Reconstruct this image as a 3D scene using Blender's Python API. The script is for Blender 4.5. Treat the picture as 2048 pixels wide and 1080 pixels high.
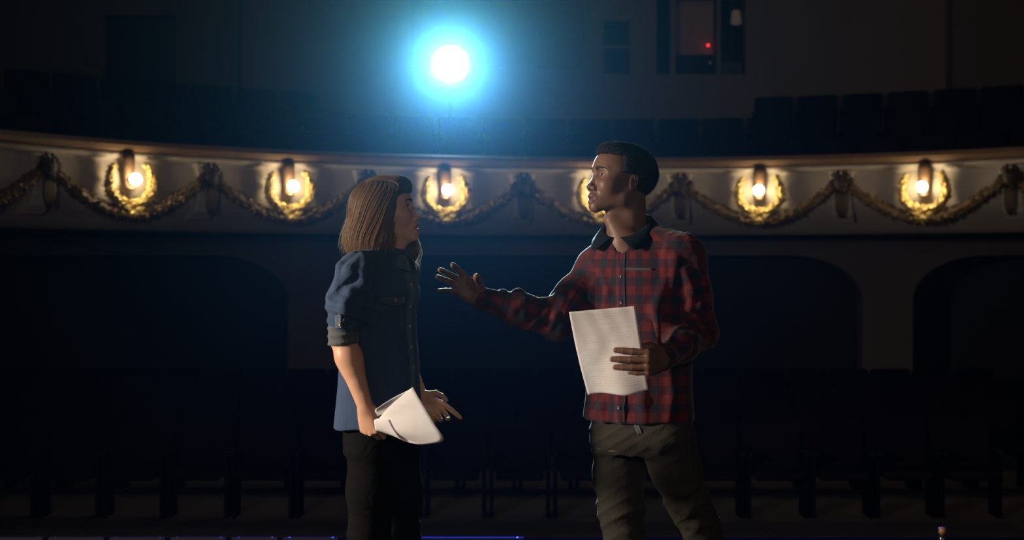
import bpy, math, random
import numpy as np
from mathutils import Vector, Matrix
from math import sin, cos, pi, radians as R

random.seed(7)
SC = bpy.context.scene
COL = SC.collection
for _o in list(bpy.data.objects):
    bpy.data.objects.remove(_o)

# ------------------------------------------------------------------ camera
CAM_Z = 1.385                      # lens height above the stage
FOC = 2727.0                       # focal length in pixels of a 2048 wide frame
ACT_Y = 4.5                        # distance of the two actors
cam = bpy.data.cameras.new('camera')
cam.sensor_width = 36.0
cam.lens = 36.0 * FOC / 2048.0
cam.clip_start = 0.05
cam.clip_end = 100
cam.dof.use_dof = True
cam.dof.focus_distance = ACT_Y - 0.05
cam.dof.aperture_fstop = 3.6
camo = bpy.data.objects.new('camera', cam)
camo.location = (0, 0, CAM_Z)
camo.rotation_euler = (R(90), 0, 0)
COL.objects.link(camo)
SC.camera = camo

# ------------------------------------------------------------------ view, world haze
SC.view_settings.view_transform = 'Standard'
SC.view_settings.look = 'None'
SC.view_settings.gamma = 1
SC.view_settings.use_curve_mapping = False
SC.view_settings.exposure = 0.0
SC.cycles.use_denoising = True
SC.cycles.volume_bounces = 0
SC.cycles.max_bounces = 6
SC.cycles.sample_clamp_indirect = 4.0

world = bpy.data.worlds.new('auditorium_air')
SC.world = world
world.use_nodes = True
nt = world.node_tree
nt.nodes.clear()
wo = nt.nodes.new('ShaderNodeOutputWorld')
bg = nt.nodes.new('ShaderNodeBackground')
bg.inputs['Color'].default_value = (0.0, 0.0, 0.0, 1)
bg.inputs['Strength'].default_value = 0.0
nt.links.new(bg.outputs[0], wo.inputs['Surface'])
# thin blue-tinted haze standing in for the lens glare around the follow spot
HAZE = [((0.23, 0.60, 1.0), 2.0e-4, .965), ((0.23, 0.60, 1.0), 0.55e-4, .80)]
prev = None
for hc_, hd_, hg_ in HAZE:
    v1 = nt.nodes.new('ShaderNodeVolumeScatter')
    v1.inputs['Color'].default_value = (*hc_, 1)
    v1.inputs['Density'].default_value = hd_
    v1.inputs['Anisotropy'].default_value = hg_
    if prev is None:
        prev = v1
    else:
        va = nt.nodes.new('ShaderNodeAddShader')
        nt.links.new(prev.outputs[0], va.inputs[0])
        nt.links.new(v1.outputs[0], va.inputs[1])
        prev = va
nt.links.new(prev.outputs[0], wo.inputs['Volume'])

# ------------------------------------------------------------------ stage lamps
LAMP = Vector((-0.93, 20.4, 1.385 + 415 / FOC * 20.4))   # the follow spot in the upper balcony

def light(name, kind, loc, target, energy, color, **kw):
    l = bpy.data.lights.new(name, kind)
    l.energy = energy
    l.color = color
    for k, v in kw.items():
        setattr(l, k, v)
    o = bpy.data.objects.new(name, l)
    o.location = loc
    o.rotation_euler = (Vector(target) - Vector(loc)).to_track_quat('-Z', 'Y').to_euler()
    COL.objects.link(o)
    return o

LENS = LAMP + Vector((0.01, -0.42, -0.08))
light('follow_spot_beam', 'SPOT', LENS, (0.15, 4.5, 0.4), 36000, (0.02, 0.04, 1.0),
      spot_size=R(28), spot_blend=1.0, shadow_soft_size=0.11)
light('follow_spot_core', 'SPOT', LENS, (0.0, 2.0, 1.4), 31000, (0.60, 1.0, 0.0),
      spot_size=R(18), spot_blend=1.0, shadow_soft_size=0.11)
light('warm_stage_lamp', 'AREA', (-3.6, 3.5, 1.85), (-0.2, 4.5, 1.25), 185, (1.0, 0.83, 0.65),
      shape='DISK', size=0.5)
light('dim_fill_lamp', 'AREA', (0.6, -1.6, 2.6), (0.3, 4.5, 1.2), 34, (1.0, 0.76, 0.66),
      shape='DISK', size=1.2)

light('added_wall_wash', 'AREA', (3.5, 11.0, 7.9), (3.0, 19.0, 2.0), 18, (1.0, 0.80, 0.66), shape='DISK', size=1.5)  # unseen lamp added to lift the dark upper walls

# ------------------------------------------------------------------ materials
def mat(name, color=(0.5, 0.5, 0.5), rough=0.6, metal=0.0, noise=None, bump=0.0, bscale=60, spec=0.5, emit=None, estr=0,
        sheen=0.0, sss=0.0, coords='Object'):
    m = bpy.data.materials.new(name)
    m.use_nodes = True
    n = m.node_tree.nodes
    L = m.node_tree.links
    b = n['Principled BSDF']
    b.inputs['Base Color'].default_value = (*color, 1)
    b.inputs['Roughness'].default_value = rough
    b.inputs['Metallic'].default_value = metal
    b.inputs['Specular IOR Level'].default_value = spec
    if sheen:
        b.inputs['Sheen Weight'].default_value = sheen
    if sss:
        b.inputs['Subsurface Weight'].default_value = sss
        b.inputs['Subsurface Radius'].default_value = (1.0, 0.35, 0.2)
        b.inputs['Subsurface Scale'].default_value = 0.008
    if emit:
        b.inputs['Emission Color'].default_value = (*emit, 1)
        b.inputs['Emission Strength'].default_value = estr
    tc = n.new('ShaderNodeTexCoord')
    if noise:
        sc, amt = noise
        t = n.new('ShaderNodeTexNoise')
        t.inputs['Scale'].default_value = sc
        t.inputs['Detail'].default_value = 5
        L.new(tc.outputs[coords], t.inputs['Vector'])
        r = n.new('ShaderNodeMix')
        r.data_type = 'RGBA'
        r.inputs['A'].default_value = (*[c * (1 - amt) for c in color], 1)
        r.inputs['B'].default_value = (*[min(1, c * (1 + amt)) for c in color], 1)
        L.new(t.outputs['Fac'], r.inputs['Factor'])
        L.new(r.outputs['Result'], b.inputs['Base Color'])
    if bump:
        t2 = n.new('ShaderNodeTexNoise')
        t2.inputs['Scale'].default_value = bscale
        t2.inputs['Detail'].default_value = 4
        L.new(tc.outputs[coords], t2.inputs['Vector'])
        bp = n.new('ShaderNodeBump')
        bp.inputs['Strength'].default_value = bump
        bp.inputs['Distance'].default_value = 0.01
        L.new(t2.outputs['Fac'], bp.inputs['Height'])
        L.new(bp.outputs[0], b.inputs['Normal'])
    return m

M = {
    'plaster': mat('cream_plaster', (0.50, 0.445, 0.38), 0.75, noise=(3, .12), bump=.15, bscale=14),
    'walnut': mat('rail_wood', (0.17, 0.095, 0.045), 0.6, noise=(6, .3)),
    'gilt': mat('aged_gilt', (0.50, 0.36, 0.12), 0.45, 0.35, noise=(30, .45), bump=.4, bscale=60),
    'gilt_leaf': mat('brown_gilt', (0.17, 0.11, 0.045), 0.5, 0.3, noise=(30, .5), bump=.4, bscale=60),  # one darker, browner gilt for the garlands
    'gilt_dark': mat('darkened_gilt', (0.055, 0.036, 0.018), 0.5, 0.35, noise=(30, .45), bump=.4, bscale=60),
    'bronze': mat('dark_bronze', (0.16, 0.09, 0.05), 0.45, 0.4, noise=(20, .3)),
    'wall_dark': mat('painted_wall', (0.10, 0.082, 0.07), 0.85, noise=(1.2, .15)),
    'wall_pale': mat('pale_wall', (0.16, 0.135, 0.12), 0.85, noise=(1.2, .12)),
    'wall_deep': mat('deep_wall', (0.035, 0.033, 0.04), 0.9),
    'booth_wall': mat('booth_wall', (0.34, 0.20, 0.13), 0.8),
    'floor_dark': mat('carpet', (0.03, 0.025, 0.03), 0.95, noise=(8, .3)),
    'boards': mat('stage_boards', (0.007, 0.006, 0.006), 0.95, spec=0.0, noise=(5, .4)),
    'drape': mat('black_drape', (0.02, 0.018, 0.018), 0.95),
    'velvet': mat('seat_velvet', (0.009, 0.0045, 0.007), 0.95, spec=.05, noise=(20, .3)),
    'seat_wood': mat('seat_wood', (0.009, 0.006, 0.005), 0.8, spec=.05),
    'iron': mat('black_iron', (0.015, 0.015, 0.015), 0.7, 0.0, spec=.1),
    'trough': mat('footlight_metal', (0.03, 0.03, 0.034), 0.9, 0.0, spec=0.0),
    'trough_lit': mat('footlight_metal_lit', (0.014, 0.014, 0.016), 0.8, 0.0, spec=.03),  # lit copy of the cover metal, glossier to catch the blue light
    'seat_iron': mat('seat_iron', (0.005, 0.005, 0.005), 0.9, 0.0, spec=.0),
    'steel': mat('steel', (0.35, 0.36, 0.38), 0.35, 0.9),
    'bulb': mat('globe_lit', (1, .9, .7), 0.3, emit=(1.0, 0.79, 0.45), estr=72),
    'spotlens': mat('spot_lens_lit', (1, 1, 1), 0.3, emit=(0.75, 0.98, 1.0), estr=90),
    'redled': mat('red_light', (1, 0, 0), 0.4, emit=(1.0, 0.02, 0.03), estr=3),
    'boothlamp': mat('booth_lamp', (.5, .4, .25), 0.5, emit=(1.0, 0.75, 0.45), estr=0.02),
    'black_plastic': mat('black_plastic', (0.015, 0.015, 0.017), 0.5),
}

# ------------------------------------------------------------------ mesh helpers
def tag(o, label=None, cat=None, group=None, kind=None):
    if label: o['label'] = label
    if cat: o['category'] = cat
    if group: o['group'] = group
    if kind: o['kind'] = kind
    return o

def empty(name, loc=(0, 0, 0), rotz=0.0):
    o = bpy.data.objects.new(name, None)
    o.empty_display_size = 0.1
    o.location = loc
    o.rotation_euler = (0, 0, rotz)
    COL.objects.link(o)
    return o

def build(name, verts, faces, m, parent=None, smooth=False, local=True):
    me = bpy.data.meshes.new(name)
    me.from_pydata([tuple(v) for v in verts], [], [tuple(f) for f in faces])
    if smooth:
        me.polygons.foreach_set('use_smooth', [True] * len(me.polygons))
    mm = m if isinstance(m, (list, tuple)) else [m]
    for x in mm:
        me.materials.append(M[x] if isinstance(x, str) else x)
    me.update()
    o = bpy.data.objects.new(name, me)
    COL.objects.link(o)
    if parent is not None:
        o.parent = parent
        if not local:       # verts are in world space
            o.matrix_parent_inverse = parent_matrix(parent).inverted()
    return o

def parent_matrix(p):
    mtx = Matrix.LocRotScale(p.location, p.rotation_euler, p.scale)
    if p.parent:
        mtx = parent_matrix(p.parent) @ p.matrix_parent_inverse @ mtx
    return mtx

class MB:
    def __init__(s):
        s.v = []
        s.f = []
    def add(s, v, f):
        n = len(s.v)
        s.v += [tuple(x) for x in v]
        s.f += [tuple(i + n for i in q) for q in f]
        return s
    def box(s, x0, x1, y0, y1, z0, z1, bev=0.0, rot=None, at=None):
        if bev > 0:
            b = bev
            vs, fs = [], []
            # chamfered box: three stacked rings
            def ring(z, i):
                return [(x0 + i, y0 + b, z), (x0 + b, y0 + i, z), (x1 - b, y0 + i, z), (x1 - i, y0 + b, z),
                        (x1 - i, y1 - b, z), (x1 - b, y1 - i, z), (x0 + b, y1 - i, z), (x0 + i, y1 - b, z)]
            rs = [ring(z0, b * .6), ring(z0 + b, 0), ring(z1 - b, 0), ring(z1, b * .6)]
            for r_ in rs: vs += r_
            for k in range(3):
                for j in range(8):
                    fs.append((k * 8 + j, k * 8 + (j + 1) % 8, (k + 1) * 8 + (j + 1) % 8, (k + 1) * 8 + j))
            fs.append(tuple(range(7, -1, -1)))
            fs.append(tuple(range(24, 32)))
        else:
            vs = [(x0, y0, z0), (x1, y0, z0), (x1, y1, z0), (x0, y1, z0), (x0, y0, z1), (x1, y0, z1), (x1, y1, z1), (x0, y1, z1)]
            fs = [(3, 2, 1, 0), (4, 5, 6, 7), (0, 1, 5, 4), (1, 2, 6, 5), (2, 3, 7, 6), (3, 0, 4, 7)]
        if rot is not None or at is not None:
            rm = rot if rot is not None else Matrix.Identity(3)
            a = Vector(at) if at is not None else Vector((0, 0, 0))
            vs = [rm @ Vector(v) + a for v in vs]
        return s.add(vs, fs)
    def tube(s, pts, rad, n=10, cap=True, flat=None):
        pts = [Vector(p) for p in pts]
        m = len(pts)
        rad = rad if isinstance(rad, (list, tuple, np.ndarray)) else [rad] * m
        t0 = (pts[1] - pts[0]).normalized()
        up = Vector((0, 0, 1)) if abs(t0.z) < 0.9 else Vector((0, 1, 0))
        u = t0.cross(up).normalized()
        vs, fs = [], []
        for i, p in enumerate(pts):
            t = (pts[min(i + 1, m - 1)] - pts[max(i - 1, 0)]).normalized()
            u = (u - t * u.dot(t)).normalized()
            w = t.cross(u)
            for j in range(n):
                a = 2 * pi * j / n
                vs.append(p + u * (cos(a) * rad[i]) + w * (sin(a) * rad[i] * (flat or 1)))
        for i in range(m - 1):
            for j in range(n):
                k = (j + 1) % n
                fs.append((i * n + j, i * n + k, (i + 1) * n + k, (i + 1) * n + j))
        if cap:
            fs.append(tuple(range(n - 1, -1, -1)))
            fs.append(tuple(range((m - 1) * n, m * n)))
        return s.add(vs, fs)
    def lathe(s, prof, n=24, o=(0, 0, 0), axis='Z'):
        vs, fs = [], []
        m = len(prof)
        for r_, h in prof:
            for j in range(n):
                a = 2 * pi * j / n
                c = (r_ * cos(a), r_ * sin(a), h)
                if axis == 'Y': c = (c[0], c[2], c[1])
                vs.append((c[0] + o[0], c[1] + o[1], c[2] + o[2]))
        for i in range(m - 1):
            for j in range(n):
                k = (j + 1) % n
                fs.append((i * n + j, i * n + k, (i + 1) * n + k, (i + 1) * n + j))
        fs.append(tuple(range(n - 1, -1, -1)))
        fs.append(tuple(range((m - 1) * n, m * n)))
        return s.add(vs, fs)
    def leaf(s, p, d, nrm, ln, wd, th=0.3):
        """a small folded leaf starting at p, pointing along d, its back along nrm"""
        p, d = Vector(p), Vector(d).normalized()
        nn = Vector(nrm)
        nn = (nn - d * nn.dot(d)).normalized()
        w = d.cross(nn)
        v = [p, p + d * ln * .45 + w * wd * .5, p + d * ln - nn * ln * .06, p + d * ln * .45 - w * wd * .5,
             p + d * ln * .5 + nn * wd * th, p + d * ln * .45 - nn * wd * .25]
        return s.add(v, [(0, 1, 4), (1, 2, 4), (2, 3, 4), (3, 0, 4), (1, 0, 5), (2, 1, 5), (3, 2, 5), (0, 3, 5)])
    def obj(s, name, m, parent=None, smooth=False, local=True):
        return build(name, s.v, s.f, m, parent, smooth, local)

def sphere_into(mb, c, r_, nu=20, nv=12, sc=(1, 1, 1)):
    vs, fs = [], []
    for i in range(1, nv):
        ph = pi * i / nv
        for j in range(nu):
            a = 2 * pi * j / nu
            vs.append((c[0] + r_ * sc[0] * sin(ph) * cos(a), c[1] + r_ * sc[1] * sin(ph) * sin(a), c[2] + r_ * sc[2] * cos(ph)))
    for i in range(nv - 2):
        for j in range(nu):
            k = (j + 1) % nu
            fs.append((i * nu + j, (i + 1) * nu + j, (i + 1) * nu + k, i * nu + k))
    top, bot = len(vs), len(vs) + 1
    vs += [(c[0], c[1], c[2] + r_ * sc[2]), (c[0], c[1], c[2] - r_ * sc[2])]
    for j in range(nu):
        k = (j + 1) % nu
        fs.append((top, j, k))
        fs.append((bot, (nv - 2) * nu + k, (nv - 2) * nu + j))
    mb.add(vs, fs)
    return mb

def copy_tree(o, parent=None):
    c = o.copy()
    COL.objects.link(c)
    c.parent = parent
    if parent is not None:
        c.matrix_parent_inverse = o.matrix_parent_inverse.copy()
    for ch in [x for x in KIDS.get(o.name, [])]:
        copy_tree(ch, c)
    return c

KIDS = {}
def index_kids():
    KIDS.clear()
    for o in bpy.data.objects:
        if o.parent is not None:
            KIDS.setdefault(o.parent.name, []).append(o)

# ================================================================== THE AUDITORIUM
CX, CY, CR = 1.3, 10.0, 8.0          # centre and radius of the horseshoe balcony front

def arc(th, r_, z):
    return (CX + r_ * sin(th), CY + r_ * cos(th), z)

def sweep(prof, t0, t1, n, closed=True):
    """prof: list of (radius, z) swept about the balcony centre"""
    vs, fs = [], []
    m = len(prof)
    for i in range(n + 1):
        th = R(t0 + (t1 - t0) * i / n)
        for (r_, z) in prof:
            vs.append(arc(th, r_, z))
    for i in range(n):
        for j in range(m if closed else m - 1):
            k = (j + 1) % m
            fs.append((i * m + j, i * m + k, (i + 1) * m + k, (i + 1) * m + j))
    if closed:
        fs.append(tuple(range(m)))
        fs.append(tuple(range(n * m + m - 1, n * m - 1, -1)))
    return vs, fs

X0, X1, YB, ZF, ZC = -9.6, 12.2, 21.7, -1.0, 8.2
YS = 7.06                             # front edge of the stage

def structure(name, mb, m, smooth=False):
    return tag(mb.obj(name, m, None, smooth), kind='structure')

structure('floor', MB().box(X0 - .2, X1 + .2, YS - .2, 24.6, ZF - .2, ZF), 'floor_dark')
# stage boards
sb = MB()
for k in range(28):
    x = X0 + k * (X1 - X0) / 28
    sb.box(x + .004, x + (X1 - X0) / 28 - .004, -4.0, YS, -.06, 0.0)
sb.box(X0, X1, -4, YS - .02, -.12, -.055)
structure('floor_stage', sb, 'boards')
structure('wall_stage_front', MB().box(X0, X1, YS - .12, YS - .02, ZF, -.12), 'wall_dark')
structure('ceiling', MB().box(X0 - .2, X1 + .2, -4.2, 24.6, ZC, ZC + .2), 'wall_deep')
structure('wall_left', MB().box(X0 - .2, X0, -4.2, 24.6, ZF, ZC), 'wall_dark')
structure('wall_right', MB().box(X1, X1 + .2, -4.2, 24.6, ZF, ZC), 'wall_dark')
structure('wall_front', MB().box(X0, X1, -4.2, -4.0, -.12, ZC), 'drape')
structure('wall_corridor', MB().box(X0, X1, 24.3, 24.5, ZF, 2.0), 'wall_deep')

# back wall below the balcony: piers and basket-handle arches
def arch_profile(xa, xb, zs, zt, rr, n=9):
    pts = []
    for i in range(n + 1):
        a = pi / 2 * i / n
        pts.append((xa + rr - rr * cos(a), zs + (zt - zs) * sin(a)))
    for i in range(n + 1):
        a = pi / 2 * (1 - i / n)
        pts.append((xb - rr + rr * cos(a), zs + (zt - zs) * sin(a)))
    return pts
wb = MB()
arches = [(X0 + .1, -3.57), (-2.77, 5.58), (6.38, X1 - .1)]
xs = [X0] + [v for a in arches for v in a] + [X1]
for k in range(0, len(xs), 2):
    wb.box(xs[k], xs[k + 1], YB, YB + .35, ZF, 1.0)
for (xa, xb) in arches:
    prof = arch_profile(xa, xb, 1.0 - .08, 1.62, 1.2)
    n = len(prof)
    vs = [(x, YB, z) for x, z in prof] + [(x, YB, 2.05) for x, z in prof] + [(x, YB + .35, z) for x, z in prof] + [(x, YB + .35, 2.05) for x, z in prof]
    fs = []
    for i in range(n - 1):
        fs.append((i, i + 1, n + i + 1, n + i))
        fs.append((2 * n + i + 1, 2 * n + i, 3 * n + i, 3 * n + i + 1))
        fs.append((i, 2 * n + i, 2 * n + i + 1, i + 1))
    wb.add(vs, fs)
for k in range(0, len(xs), 2):
    wb.box(xs[k], xs[k + 1], YB, YB + .35, 1.0 - .001, 2.05)
structure('wall_back', wb, 'wall_pale')

# back wall above the balcony, with a booth opening, small windows and piers
def wall_with_holes(x0, x1, z0, z1, y0, y1, holes):
    gx = sorted({x0, x1, *[h[0] for h in holes], *[h[1] for h in holes]})
    gz = sorted({z0, z1, *[h[2] for h in holes], *[h[3] for h in holes]})
    mb = MB()
    for i in range(len(gx) - 1):
        for j in range(len(gz) - 1):
            cx, cz = (gx[i] + gx[i + 1]) / 2, (gz[j] + gz[j + 1]) / 2
            if any(h[0] < cx < h[1] and h[2] < cz < h[3] for h in holes):
                continue
            mb.box(gx[i], gx[i + 1], y0, y1, gz[j], gz[j + 1])
    return mb
holes = [(1.42, 1.92, 4.50, 5.35), (2.30, 3.72, 4.50, 5.72), (-6.5, -5.2, 3.4, 5.45)]
structure('wall_balcony', wall_with_holes(X0, X1, 2.0, ZC, YB, YB + .25, holes), 'wall_pale')
w = MB().box(1.38, 1.96, YB - .03, YB + .02, 4.46, 4.50).box(1.42, 1.92, YB + .06, YB + .09, 4.92, 4.97).box(1.42, 1.46, YB + .05, YB + .1, 4.5, 5.35).box(1.88, 1.92, YB + .05, YB + .1, 4.5, 5.35)
structure('window_1', w, 'wall_pale')
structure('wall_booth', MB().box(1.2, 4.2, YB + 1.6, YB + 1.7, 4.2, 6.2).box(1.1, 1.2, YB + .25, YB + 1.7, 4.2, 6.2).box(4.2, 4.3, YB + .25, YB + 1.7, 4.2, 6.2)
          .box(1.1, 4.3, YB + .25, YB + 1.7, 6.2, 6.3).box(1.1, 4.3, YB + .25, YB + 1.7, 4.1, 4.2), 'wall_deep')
structure('trim_1', MB().box(2.52, 2.60, YB - .02, YB + .2, 4.5, 5.72).box(3.26, 3.32, YB - .02, YB + .2, 4.5, 5.72), 'wall_pale')
door = MB().box(-6.45, -5.25, YB + .18, YB + .22, 3.4, 5.42)
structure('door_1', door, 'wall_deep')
structure('wall_pier_left', MB().box(-5.25, -4.29, YB - .35, YB, 2.4, ZC), 'wall_dark')
structure('wall_pier_right', MB().box(6.9, 8.2, YB - .35, YB, 2.4, ZC), 'wall_dark')
structure('wall_panel_middle', MB().box(-1.6, 1.12, YB - .16, YB, 4.6, ZC), 'wall_dark')
tag(MB().box(2.60, 3.26, YB + .32, YB + .42, 4.86, 5.75, .01).obj('blind', 'booth_wall'), 'dull brown roller blind filling the booth opening high on the back wall', 'blind')
cab = empty('equipment_cabinet', (2.93, YB + .28, 4.5))
MB().box(-.32, .32, -.04, .03, 0, .35, .01).obj('body', 'iron', cab)
MB().box(.24, .27, -.05, -.035, .2, .24).obj('knob', 'steel', cab)
tag(cab, 'low black cabinet under the brown blind in the booth opening', 'cabinet')
det = MB()
sphere_into(det, (3.15, YB + .2, 4.995), .022, 12, 8)
tag(det.obj('indicator_light', 'redled'), 'tiny glowing red light in the booth opening', 'light')
bl = empty('wall_lantern', (3.60, YB + .2, 5.42))
MB().lathe([(.05, -.1), (.09, -.08), (.07, .12), (.03, .14)], 14).obj('shade', 'boothlamp', bl)
MB().box(-.02, .02, .0, .3, -.03, .0).obj('arm', 'iron', bl)
tag(bl, 'small faintly lit lantern right of the brown blind in the booth', 'lantern')
bx = empty('projector_case', (3.5, YB + .22, 4.5))
MB().box(-.16, .19, -.1, .1, 0, .22, .01).box(-.05, .05, -.16, -.1, .08, .18).obj('body', 'black_plastic', bx)
tag(bx, 'dark projector box on the sill at the right end of the booth opening', 'projector')
sg = MB().box(-6.75, -6.45, YB - .05, YB, 4.63, 4.83, .008)
tag(sg.obj('notice_board', 'wall_pale'), 'small pale notice board beside the dark doorway high on the left', 'notice')

# balcony slab and stepped tiers
vs, fs = sweep([(8.60, 1.92), (8.60, 2.15), (13.6, 2.15), (13.6, 1.92)], -110, 110, 90)
structure('floor_balcony', MB().add(vs, fs), 'wall_dark')
TIERS = [(8.75, 2.25), (9.75, 2.68), (10.8, 3.08)]
for k, (r_, z) in enumerate(TIERS):
    vs, fs = sweep([(r_ - .35, 2.15), (r_ - .35, z), (12.0, z), (12.0, 2.15)], -58, 50, 48)
    structure('floor_tier.%03d' % k if k else 'floor_tier', MB().add(vs, fs), 'floor_dark')

# balcony front: the curved parapet wall, then its wooden rail
PF = [(8.58, 1.85), (8.46, 1.88), (8.32, 1.95), (8.17, 2.04), (8.03, 2.135), (7.94, 2.24), (7.905, 2.38), (7.915, 2.5), (7.94, 2.6), (7.95, 2.645),
      (7.92, 2.652), (7.885, 2.675), (7.88, 2.70), (7.90, 2.72), (7.93, 2.735), (8.62, 2.735), (8.62, 1.85)]
vs, fs = sweep(PF, -112, 112, 200)
structure('wall_balcony_front', MB().add(vs, fs), 'plaster', True)
vs, fs = sweep([(7.88, 2.735), (7.85, 2.75), (7.84, 2.80), (7.86, 2.85), (7.9, 2.862), (8.2, 2.862), (8.2, 2.735)], -112, 112, 200)
structure('trim_3', MB().add(vs, fs), 'walnut')

# everything fixed to the balcony front is built for theta = 0 facing -Y, origin on the front at radius 7.9, then turned
def front_empty(name, deg, z):
    th = R(deg)
    p = arc(th, 7.9, z)
    return empty(name, p, -th)

LAMPS = [-46, -31, -16, -1, 14, 29]
ROSES = [-53.5, -38.5, -23.5, -8.5, 6.5, 21.5, 36.5]
rs = random.Random(3)

def make_pilaster():
    mb = MB()
    prof = [(2.64, .03), (2.5, .025), (2.34, .022), (2.2, .02), (2.08, -.06), (1.99, -.20)]
    n = len(prof)
    vs = []
    for (z, d) in prof:
        w_ = .135 + (.03 if z > 2.6 else 0)
        vs += [(-w_, .36, z), (-w_, -d + .02, z), (-w_ + .02, -d, z), (w_ - .02, -d, z), (w_, -d + .02, z), (w_, .36, z)]
    fs = []
    for i in range(n - 1):
        for j in range(5):
            fs.append((i * 6 + j, i * 6 + j + 1, (i + 1) * 6 + j + 1, (i + 1) * 6 + j))
    fs += [(0, 1, 2, 3, 4, 5), tuple(range(n * 6 - 1, n * 6 - 7, -1))]
    return mb.add([(x, y, z) for x, y, z in vs], fs)

def leafy_path(mb, pts, rad, rr, per, ln, wd, seed=0, inner=True):
    """cover a path with overlapping leaves"""
    rr_ = random.Random(seed)
    pts = [Vector(p) for p in pts]
    if inner:
        mb.tube(pts, [x * .78 for x in rad], 8)
    m = len(pts)
    for i in range(m - 1):
        t = (pts[i + 1] - pts[i])
        tl = t.length
        t.normalize()
        up = Vector((0, 1, 0))
        u = t.cross(up).normalized()
        w = t.cross(u)
        for k in range(per):
            a = 2 * pi * (k + rr_.random()) / per + i * .7
            f = rr_.random()
            nrm = u * cos(a) + w * sin(a)
            if nrm.y > 0.75: continue
            p = pts[i] + t * tl * f + nrm * rad[i] * .72
            d = t * rr * (1 if rr_.random() < .85 else -.4) + nrm * rr_.uniform(.3, .75) + (u * -sin(a) + w * cos(a)) * rr_.uniform(-.5, .5)
            mb.leaf(p, d, nrm, ln * rr_.uniform(.75, 1.25), wd * rr_.uniform(.8, 1.2))
    return mb

WHERE_R = ['leftmost on the balcony front', 'between the two leftmost lamps', 'left of the long-haired person', 'between the two people', 'just right of the dark-haired person',
           'between the two right-hand lamps', 'rightmost on the balcony front']
def make_rosette():
    e = front_empty('rosette_drop', ROSES[0], 0)
    make_pilaster().obj('console', 'plaster', e, False)
    mb = MB()
    r2 = random.Random(5)
    for k in range(70):
        a = r2.uniform(0, 2 * pi)
        q = math.sqrt(r2.random())
        nrm = Vector((cos(a) * q, -1.15 + .5 * q, sin(a) * q)).normalized()
        p = Vector((cos(a) * q * .115, -.07 - .07 * math.sqrt(1 - q * q * .9), 2.49 + sin(a) * q * .115))
        mb.leaf(p, Vector((cos(a), -.35 * (1 - q), sin(a))), nrm, .06, .05)
    sphere_into(mb, (0, -.08, 2.49), .112, 14, 8, (1, .8, 1))
    mb.obj('rosette', 'gilt_dark', e, False)
    tb = MB()
    for k in range(5):
        x = (k - 2) * .026
        tb.tube([(x * .7, -.07, 2.40), (x * 1.15, -.105, 2.33), (x * 1.2, -.10, 2.22), (x * .9, -.09, 2.13), (x * .3, -.08, 2.04)],
                [.010, .017, .018, .015, .004], 8)
    tb.obj('tassel', 'gilt_dark', e, True)
    tag(e, cat='ornament', group='gilded rosettes with tassels on the balcony front')
    return e
ros = make_rosette()
index_kids()
for i, d in enumerate(ROSES):
    o = ros if i == 0 else copy_tree(ros)
    o.location = arc(R(d), 7.9, 0)
    o.rotation_euler = (0, 0, -R(d))
    o['label'] = 'gilded rosette with hanging tassel on the balcony front, ' + WHERE_R[i]

WHERE_G = ['running off the left edge of the frame', 'under the leftmost lamp', 'under the second lamp from the left', 'behind the long-haired person', 'under the lamp hidden by the dark-haired person',
           'under the second lamp from the right', 'under the rightmost lamp', 'running off the right edge of the frame']
def garland(i, d0, d1):
    e = empty('leaf_garland', arc(R((d0 + d1) / 2), 7.9, 2.05), -R((d0 + d1) / 2))
    pts = []
    n = 40
    for k in range(n + 1):
        f = k / n
        d = d0 + (d1 - d0) * (.045 + .91 * f)
        s = 2 * f - 1
        z = 2.44 - .43 * (1 - abs(s) ** 1.75)
        pts.append(arc(R(d), 7.84, z))
    rad = [.064 + .020 * sin(pi * k / n) for k in range(n + 1)]
    mb = leafy_path(MB(), pts, rad, 1, 9, .062, .042, seed=i + 10)
    o = mb.obj('leaves', 'gilt_leaf', e, False, local=False)
    tag(e, 'gilded leaf garland sagging along the balcony front, ' + WHERE_G[i], 'garland', 'gilded garlands on the balcony front')
ext = [-68.5] + ROSES + [51.5]
for i in range(len(ext) - 1):
    garland(i, ext[i], ext[i + 1])

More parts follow.
